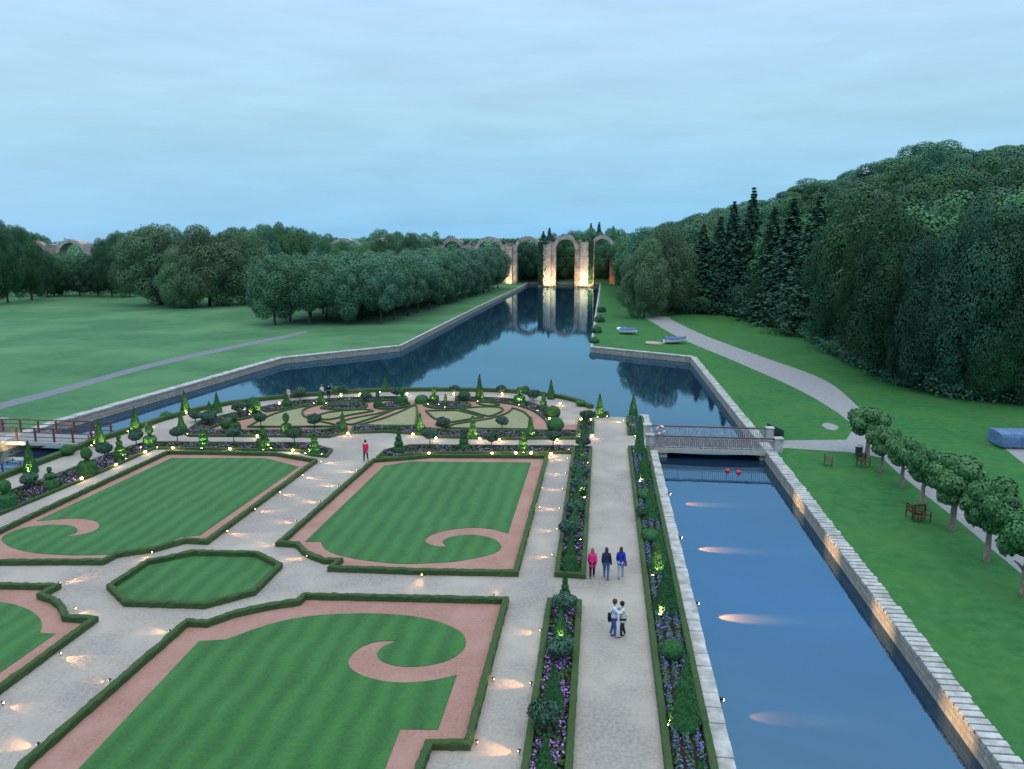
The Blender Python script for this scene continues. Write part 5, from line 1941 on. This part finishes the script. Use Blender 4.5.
for i in range(nx_):
    for k in range(ns - 1):
        Fs.append((i * ns + k, (i + 1) * ns + k, (i + 1) * ns + k + 1, i * ns + k + 1))
Fs.append(tuple(reversed(range(ns))))
Fs.append(tuple(nx_ * ns + k for k in range(ns)))
mb = MB()
mb.add(V, Fs)
mb.build('tarpaulin', M['blue_tarp'], root)
tag(root, 'long low stack wrapped in blue tarpaulin on pale ground', 'covered stack')


def small_boat(name, loc, rz, L_, W_m, hull, cover, label, overturned=False, parts=True):
    root = empty(name, loc, rz)
    n = 14
    sec_n = 8
    V, Fs = [], []
    for i in range(n + 1):
        t = i / n
        b = W_m / 2 * (math.sin(math.pi * min(1, (t * 0.85 + 0.15))) ** 0.6 if t < 1 else 0.02)
        b = max(b, 0.03)
        for k in range(sec_n + 1):
            a = math.pi * k / sec_n
            V.append((-L_ / 2 + L_ * t, -b * math.cos(a), 0.42 - 0.4 * math.sin(a) ** 0.7 * (1 - 0.25 * t ** 3) + 0.1 * t * t))
    for i in range(n):
        for k in range(sec_n):
            o = i * (sec_n + 1) + k
            Fs.append((o, o + 1, o + sec_n + 2, o + sec_n + 1))
    Fs.append(tuple(range(sec_n + 1)))
    if overturned:
        V = [(x, y, 0.52 - z) for x, y, z in V]
    mb = MB()
    mb.add(V, Fs)
    mb.build('hull', hull, root, smooth=True)
    if cover:
        mb = MB()
        V, Fs = [], []
        for i in range(n + 1):
            t = i / n
            b = W_m / 2 * (math.sin(math.pi * min(1, (t * 0.85 + 0.15))) ** 0.6 if t < 1 else 0.02)
            b = max(b, 0.03) + 0.03
            for k in range(5):
                u = -1 + 2 * k / 4
                V.append((-L_ / 2 + L_ * t, b * u, 0.46 + 0.1 * t * t + 0.22 * (1 - u * u) * (1 - 0.4 * t) * (1 if 0 < i else 0.7)))
        for i in range(n):
            for k in range(4):
                o = i * 5 + k
                Fs.append((o, o + 5, o + 6, o + 1))
        mb.add(V, Fs)
        mb.build('cover', cover, root, smooth=True)
    else:
        mb = MB()
        if overturned:
            mb.box((0, 0, 0.5), (L_ * 0.8, 0.05, 0.06))
            mb.build('keel', hull, root)
        else:
            for x in (-L_ * 0.2, L_ * 0.15):
                mb.box((x, 0, 0.36), (0.25, W_m * 0.8, 0.03))
            mb.build('thwart', hull, root)
    root.scale = (1, 1, 1.7 if cover else 1)
    tag(root, label, 'boat', 'small boats pulled up on the grass')
    return root


small_boat('small_boat', gp(629, 334), R(-30), 3.3, 2.3, M['boat_white'], M['boat_blue'], 'small white boat with blue cover nearest the canal corner', False)
small_boat('small_boat', gp(622, 330), R(5), 1.9, 0.9, M['boat_white'], None, 'tiny white dinghy lying just behind the blue-covered boat', True)
small_boat('small_boat', gp(654, 344.5), R(0), 2.7, 0.9, M['boat_pink'], None, 'flat pinkish overturned boat between the two blue-covered ones', True)
small_boat('small_boat', gp(675, 343.5), R(8), 3.6, 2.0, M['boat_white'], M['boat_blue'], 'small white boat with dark blue cover beside the drive', False)


# ------------------------------------------------------------------ people
def skin_mesh(name, verts, edges, material, parent, sub=2, root_v=0):
    bm = bmesh.new()
    lay = bm.verts.layers.skin.verify()
    keys = list(verts)
    vm = {}
    for i, k in enumerate(keys):
        p = verts[k]
        v = bm.verts.new(p[0])
        r = p[1] if isinstance(p[1], tuple) else (p[1], p[1])
        v[lay].radius = r
        v[lay].use_root = (i == root_v)
        vm[k] = v
    for a, b in edges:
        bm.edges.new((vm[a], vm[b]))
    me = bpy.data.meshes.new(name)
    bm.to_mesh(me)
    bm.free()
    o = bpy.data.objects.new(name, me)
    COL.objects.link(o)
    o.modifiers.new('skin', 'SKIN').use_smooth_shade = True
    s = o.modifiers.new('sub', 'SUBSURF')
    s.levels = sub
    s.render_levels = sub
    dg = bpy.context.evaluated_depsgraph_get()
    dg.update()
    baked = bpy.data.meshes.new_from_object(o.evaluated_get(dg))
    bpy.data.objects.remove(o)
    baked.name = name
    baked.materials.clear()
    baked.materials.append(material)
    baked.polygons.foreach_set('use_smooth', [True] * len(baked.polygons))
    return link(name, baked, parent)


M['skin'] = mat('skin', (0.50, 0.30, 0.22), 0.6, 0.3)


def cloth(name, c):
    return mat('cloth_' + name, c, 0.9, 0.15, var=tuple(x * 0.75 for x in c), scale=9)


HAIR = {'brown': mat('hair_brown', (0.055, 0.03, 0.02), 0.6), 'dark': mat('hair_dark', (0.012, 0.01, 0.01), 0.5), 'fair': mat('hair_fair', (0.20, 0.12, 0.06), 0.6)}
M['eye'] = mat('eye_dark', (0.02, 0.02, 0.02), 0.3)


def person(loc, rz, label, H=1.7, top=(0.5, 0.5, 0.5), legs_c=(0.05, 0.06, 0.12), shoes=(0.03, 0.025, 0.02), hair='brown', coat=0.0, stride=0.18, arms='walk', bag=None, female=True, group=None, long_hair=False, scarf=None, lean=0.0, sleeve=None):
    root = empty('person', loc, rz)
    k = H / 1.7
    sw = 0.165 if female else 0.195
    V = {}

    def a(n, x, y, z, r):
        V[n] = ((x * k, (y + lean * max(0, z - 0.9)) * k, z * k), tuple(q * k for q in r) if isinstance(r, tuple) else r * k)
    a('pelvis', 0, 0, 0.93, (0.135, 0.10))
    a('waist', 0, 0, 1.08, (0.115, 0.085))
    a('chest', 0, 0.005, 1.27, (0.145, 0.10))
    a('neck0', 0, 0, 1.41, (0.06, 0.055))
    a('neck1', 0, 0.01, 1.475, 0.048)
    a('jaw', 0, 0.03, 1.525, (0.058, 0.062))
    a('head', 0, 0.02, 1.60, (0.074, 0.092))
    a('crown', 0, 0.005, 1.665, (0.055, 0.068))
    E = [('pelvis', 'waist'), ('waist', 'chest'), ('chest', 'neck0'), ('neck0', 'neck1'), ('neck1', 'jaw'), ('jaw', 'head'), ('head', 'crown')]
    foot_z = 0.075
    for s, n in ((-1, 'l'), (1, 'r')):
        st = stride * s
        a('hip' + n, 0.09 * s, 0, 0.88, 0.088)
        a('knee' + n, 0.095 * s, st * 0.55 + 0.03, 0.49, 0.056)
        a('ankle' + n, 0.09 * s, st - (0.05 if st < 0 else 0), foot_z + (0.035 if st < 0 else 0), 0.036)
        a('toe' + n, 0.10 * s, st + 0.14, 0.035, (0.035, 0.026))
        E += [('pelvis', 'hip' + n), ('hip' + n, 'knee' + n), ('knee' + n, 'ankle' + n), ('ankle' + n, 'toe' + n)]
        a('sh' + n, sw * s, 0, 1.36, 0.055)
        if arms == 'walk':
            sws = -st * 0.9
            el = (sw + 0.035) * s, sws * 0.4 - 0.03, 1.10
            wr = (sw + 0.03) * s, sws + 0.05, 0.88
            hd = Vector((0.01 * s, 0.02, -0.09))
        elif arms == 'hug':
            el = (sw + 0.07) * s, 0.16, 1.18
            wr = (0.13) * s, 0.38, 1.20 + 0.04 * s
            hd = Vector((-0.07 * s, 0.035, 0.0))
        elif arms == 'hug_up':
            el = (sw + 0.04) * s, 0.17, 1.27
            wr = (0.12) * s, 0.37, 1.38
            hd = Vector((-0.06 * s, 0.05, 0.01))
        else:
            el = (sw + 0.05) * s, 0.02, 1.10
            wr = (sw - 0.03) * s, 0.20, 1.08
            hd = Vector((-0.06 * s, 0.05, -0.01))
        a('el' + n, *el, 0.040)
        a('wr' + n, *wr, 0.026)
        W = Vector(wr)
        pal = W + hd * 0.75
        a('palm' + n, *pal, (0.034, 0.022))
        E += [('chest', 'sh' + n), ('sh' + n, 'el' + n), ('el' + n, 'wr' + n), ('wr' + n, 'palm' + n)]
        dr = hd.normalized()
        side = Vector((0, 1, 0)) if abs(dr.y) < 0.6 else Vector((0, 0, 1))
        side = (side - dr * side.dot(dr)).normalized()
        cur = dr.cross(side) * (-0.012 * s)
        for f, (off, fl) in enumerate(((-0.028, 0.062), (-0.010, 0.075), (0.010, 0.070), (0.028, 0.055))):
            p1 = pal + side * off + dr * 0.045
            p2 = p1 + dr * fl * 0.5 + cur * 0.6
            p3 = p2 + dr * fl * 0.5 + cur * 1.6
            a('f%d1%s' % (f, n), *p1, 0.0095)
            a('f%d2%s' % (f, n), *p2, 0.0085)
            a('f%d3%s' % (f, n), *p3, 0.007)
            E += [('palm' + n, 'f%d1%s' % (f, n)), ('f%d1%s' % (f, n), 'f%d2%s' % (f, n)), ('f%d2%s' % (f, n), 'f%d3%s' % (f, n))]
        t1 = pal + side * 0.04 + dr * 0.0
        t2 = t1 + side * 0.02 + dr * 0.035
        a('t1' + n, *t1, 0.011)
        a('t2' + n, *t2, 0.008)
        E += [('palm' + n, 't1' + n), ('t1' + n, 't2' + n)]
    skin_mesh('body', V, E, M['skin'], root, sub=1)
    mt, ml, ms = cloth('top', top), cloth('legs', legs_c), cloth('shoe', shoes)

    def grow(names, d):
        return {n: (V[n][0], tuple(q + d for q in V[n][1]) if isinstance(V[n][1], tuple) else V[n][1] + d) for n in names}
    # trousers
    T = grow(['pelvis', 'hipl', 'hipr', 'kneel', 'kneer', 'anklel', 'ankler'], 0.018)
    skin_mesh('trousers', T, [e for e in E if e[0] in T and e[1] in T], ml, root, sub=1)
    # jacket or shirt
    J = grow(['waist', 'chest', 'shl', 'shr', 'ell', 'elr', 'wrl', 'wrr'], 0.030)
    J['neck0'] = (V['neck0'][0], 0.062 * k)
    J['waist'] = (V['waist'][0], (0.165 * k, 0.135 * k))
    JE = [e for e in E if e[0] in J and e[1] in J]
    J['hem1'] = ((0, 0, (0.95 - coat * 0.4) * k), ((0.20 + coat * 0.05) * k, (0.165 + coat * 0.05) * k))
    JE.append(('waist', 'hem1'))
    if coat:
        J['hem2'] = ((0, 0, (0.92 - coat) * k), ((0.215 + coat * 0.12) * k, (0.18 + coat * 0.12) * k))
        JE.append(('hem1', 'hem2'))
    skin_mesh('jacket' if coat else 'shirt', J, JE, mt, root, sub=1)
    # shoes
    for n in 'lr':
        Sx = {'a': (V['ankle' + n][0], 0.044 * k), 'b': (V['toe' + n][0], (0.042 * k, 0.03 * k))}
        Sx['a'] = ((Sx['a'][0][0], Sx['a'][0][1], 0.05 * k), 0.046 * k)
        skin_mesh('shoe', Sx, [('a', 'b')], ms, root, sub=1)
    # hair and face
    hp = Vector(V['head'][0])
    hv = MB()

    def lump(cx, cy, cz, rx, ry, rz_):
        b = len(hv.v)
        hv.lathe([(max(0.004, math.cos(R(t))), math.sin(R(t))) for t in range(-88, 90, 16)], 14)
        for q in range(b, len(hv.v)):
            vx, vy, vz = hv.v[q]
            hv.v[q] = (cx + vx * rx * k, cy + vy * ry * k, cz + vz * rz_ * k)
    lump(hp.x, hp.y - 0.016 * k, hp.z + 0.022 * k, 0.094, 0.104, 0.118)
    if long_hair:
        lump(hp.x, hp.y - 0.055 * k, hp.z - 0.075 * k, 0.098, 0.062, 0.135)
    else:
        lump(hp.x, hp.y - 0.045 * k, hp.z - 0.03 * k, 0.086, 0.066, 0.09)
    hv.build('hair', HAIR[hair], root, smooth=True)
    mb = MB()
    mb.add([(hp.x - 0.014, hp.y + 0.088 * k, hp.z - 0.028), (hp.x + 0.014, hp.y + 0.088 * k, hp.z - 0.028), (hp.x, hp.y + 0.118 * k, hp.z - 0.03), (hp.x, hp.y + 0.09 * k, hp.z + 0.012)], [(0, 1, 2), (0, 2, 3), (1, 3, 2), (0, 3, 1)])
    mb.build('nose', M['skin'], root)
    mb = MB()
    for s in (-1, 1):
        mb.lathe([(0.002, -0.008), (0.010, 0), (0.002, 0.008)], 8, c=(hp.x + s * 0.03, hp.y + 0.088 * k, hp.z + 0.008))
    mb.box((hp.x, hp.y + 0.086 * k, hp.z - 0.052), (0.045, 0.01, 0.009))
    mb.build('face_features', M['eye'], root)
    if scarf:
        n0 = Vector(V['neck0'][0])
        mb = MB()
        mb.lathe([(0.075, -0.02), (0.092, 0.01), (0.085, 0.05), (0.065, 0.07)], 14, c=(n0.x, n0.y + 0.01, n0.z))
        mb.build('scarf', cloth('scarf', scarf), root, smooth=True)
    tag(root, label, 'person', group)
    return root, V, k


def shoulder_bag(owner_loc, rz, off, size, color, label, k=1.0):
    c, s = math.cos(rz), math.sin(rz)
    x = owner_loc[0] + off[0] * c - off[1] * s
    y = owner_loc[1] + off[0] * s + off[1] * c
    root = empty('shoulder_bag', (x, y, off[2]), rz)
    m = cloth('bag', color)
    mb = MB()
    mb.box((0, 0, 0), size, taper=0.85)
    mb.build('bag_body', m, root, bevel=0.03)
    mb = MB()
    h = 1.42 - off[2]
    sx = -off[0]
    sgn = 1 if off[0] > 0 else -1
    top = (sx + sgn * 0.13, -off[1] * 0.9, h + 0.02)
    for yy in (-0.4, 0.4):
        mb.tube([(0, size[1] * yy, size[2] * 0.4), (top[0] * 0.5, top[1] * 0.5 + size[1] * yy * 0.4, h * 0.55), top], 0.012, 6, cap=False)
    mb.build('strap', m, root)
    tag(root, label, 'bag')
    return root


TG = 'three friends walking abreast'
p1, p2, p3 = gp(592, 578), gp(606, 579), gp(620.5, 578)
person(p1, R(2), 'woman in a bright pink coat and black leggings walking away on the promenade', 1.62, (0.80, 0.035, 0.21), (0.015, 0.015, 0.02), (0.2, 0.16, 0.2), 'fair', coat=0.30, stride=0.14, group=TG, long_hair=True)
person(p2, R(0), 'woman in a dark navy top and blue jeans, middle of the three walkers', 1.70, (0.025, 0.03, 0.07), (0.06, 0.13, 0.27), (0.03, 0.03, 0.04), 'brown', coat=0.0, stride=-0.16, group=TG, long_hair=True)
person(p3, R(-4), 'woman in a royal blue jacket and pale jeans walking away with a red bag', 1.68, (0.02, 0.045, 0.36), (0.34, 0.38, 0.48), (0.30, 0.22, 0.18), 'brown', coat=0.20, stride=0.15, group=TG, long_hair=True)
shoulder_bag(p3, R(-4), (0.26, 0.0, 0.82), (0.10, 0.26, 0.24), (0.28, 0.035, 0.03), 'dark red shoulder bag on the hip of the blue-jacketed woman')
shoulder_bag(p2, 0, (0.24, 0.0, 0.93), (0.09, 0.24, 0.22), (0.03, 0.03, 0.06), 'dark shoulder bag on the hip of the navy-topped woman')
c1, c2 = gp(613.5, 637), gp(622, 637)
person((c1[0] - 0.02, c1[1], 0), R(-84), 'man in a white shirt and blue jeans embracing a woman on the promenade', 1.78, (0.58, 0.62, 0.68), (0.05, 0.11, 0.30), (0.05, 0.09, 0.25), 'brown', coat=0.0, stride=0.06, arms='hug', female=False, group='embracing couple', lean=0.05)
person((c2[0] + 0.02, c2[1], 0), R(88), 'woman in a cream jacket and dark trousers embracing a man on the promenade', 1.68, (0.56, 0.55, 0.48), (0.03, 0.035, 0.06), (0.20, 0.10, 0.05), 'dark', coat=0.22, stride=-0.06, arms='hug_up', group='embracing couple', lean=0.06)
shoulder_bag(c1, R(-84), (0.10, -0.22, 1.0), (0.30, 0.13, 0.34), (0.012, 0.012, 0.015), 'black bag slung at the back of the embracing man')
person(gp(366, 461.5), R(175), 'woman in a red-pink coat and dark trousers walking alone behind the lawns', 1.72, (0.72, 0.03, 0.09), (0.03, 0.035, 0.06), (0.1, 0.1, 0.1), 'dark', coat=0.18, stride=0.16, scarf=(0.7, 0.65, 0.62))
person(gp(322.5, 400.5), R(150), 'person in a white top standing beside the lit round yew by the water', 1.72, (0.6, 0.6, 0.58), (0.05, 0.05, 0.06), hair='fair', stride=0.04, arms='hold', group='couple on the water terrace')
person(gp(329, 400.0), R(210), 'person in black with pale sleeves standing on the water terrace', 1.75, (0.02, 0.02, 0.025), (0.03, 0.03, 0.04), hair='dark', stride=0.04, arms='hold', group='couple on the water terrace', female=False, scarf=(0.6, 0.6, 0.6))
person(gp(289, 403.0), R(160), 'person in a pale jacket alone beyond the curved bed by the water', 1.68, (0.42, 0.40, 0.40), (0.2, 0.2, 0.2), hair='dark', stride=0.1, coat=0.1)

# ------------------------------------------------------------------ sky and light
w = bpy.data.worlds.new('World')
sc.world = w
w.use_nodes = True
N, L = w.node_tree.nodes, w.node_tree.links
bg = N['Background']
SUN_EL, SUN_AZ = R(6), R(-70)
sky = N.new('ShaderNodeTexSky')
sky.sky_type = 'NISHITA'
sky.sun_disc = False
sky.sun_elevation = SUN_EL
sky.sun_rotation = SUN_AZ
sky.air_density = 1.2
sky.dust_density = 0.4
tcw = N.new('ShaderNodeTexCoord')
sep = N.new('ShaderNodeSeparateXYZ')
L.new(tcw.outputs['Generated'], sep.inputs[0])
# thin even cloud sheet: paler and brighter with height, streaked
ramp = N.new('ShaderNodeValToRGB')
cr = ramp.color_ramp
cr.elements[0].position = 0.0
cr.elements[0].color = (0.17, 0.41, 0.64, 1)
cr.elements[1].position = 1.0
cr.elements[1].color = (1.40, 1.46, 1.48, 1)
for p_, c_ in ((0.06, (0.215, 0.435, 0.62, 1)), (0.14, (0.28, 0.475, 0.61, 1)), (0.25, (0.335, 0.51, 0.68, 1)), (0.42, (0.37, 0.70, 1.25, 1)), (0.62, (0.66, 0.98, 1.34, 1)), (0.8, (1.15, 1.28, 1.36, 1))):
    e = cr.elements.new(p_)
    e.color = c_
L.new(sep.outputs['Z'], ramp.inputs[0])
mp = N.new('ShaderNodeMapping')
mp.inputs['Scale'].default_value = (1.4, 1.4, 9.0)
L.new(tcw.outputs['Generated'], mp.inputs[0])
nz = N.new('ShaderNodeTexNoise')
nz.inputs['Scale'].default_value = 3.6
nz.inputs['Detail'].default_value = 7
nz.inputs['Roughness'].default_value = 0.6
L.new(mp.outputs[0], nz.inputs['Vector'])
mr = N.new('ShaderNodeMapRange')
mr.inputs[1].default_value = 0.3
mr.inputs[2].default_value = 0.7
mr.inputs[3].default_value = 0.935
mr.inputs[4].default_value = 1.075
L.new(nz.outputs['Fac'], mr.inputs[0])
mulc = N.new('ShaderNodeMix')
mulc.data_type = 'RGBA'
mulc.blend_type = 'MULTIPLY'
mulc.inputs[0].default_value = 1.0
L.new(ramp.outputs[0], mulc.inputs[6])
L.new(mr.outputs[0], mulc.inputs[7])
skm = N.new('ShaderNodeMix')
skm.data_type = 'RGBA'
skm.blend_type = 'MULTIPLY'
skm.inputs[0].default_value = 1.0
L.new(sky.outputs[0], skm.inputs[6])
skm.inputs[7].default_value = (0.05, 0.05, 0.05, 1)
mixw = N.new('ShaderNodeMix')
mixw.data_type = 'RGBA'
mixw.inputs[0].default_value = 0.88
L.new(skm.outputs[2], mixw.inputs[6])
L.new(mulc.outputs[2], mixw.inputs[7])
L.new(mixw.outputs[2], bg.inputs['Color'])
bg.inputs['Strength'].default_value = 1.0
sd = bpy.data.lights.new('sun', 'SUN')
sd.energy = 0.35
sd.angle = R(60)
sd.color = (0.86, 0.93, 1.0)
sun = bpy.data.objects.new('sun', sd)
COL.objects.link(sun)
sun.rotation_euler = (R(35), 0, R(40))

sc.view_settings.view_transform = 'Standard'
sc.view_settings.look = 'None'
sc.view_settings.gamma = 1
sc.view_settings.exposure = 0.66
sc.view_settings.use_curve_mapping = False
sc.render.engine = 'CYCLES'
cy = sc.cycles
cy.max_bounces = 5
cy.diffuse_bounces = 2
cy.glossy_bounces = 3
cy.transparent_max_bounces = 4
cy.caustics_reflective = False
cy.caustics_refractive = False
cy.sample_clamp_indirect = 4
cy.sample_clamp_direct = 40
cy.use_adaptive_sampling = True
for _o in sc.objects:
    if len(str(_o.get('label', '')).split()) > 16:
        print('LONG', _o['label'])
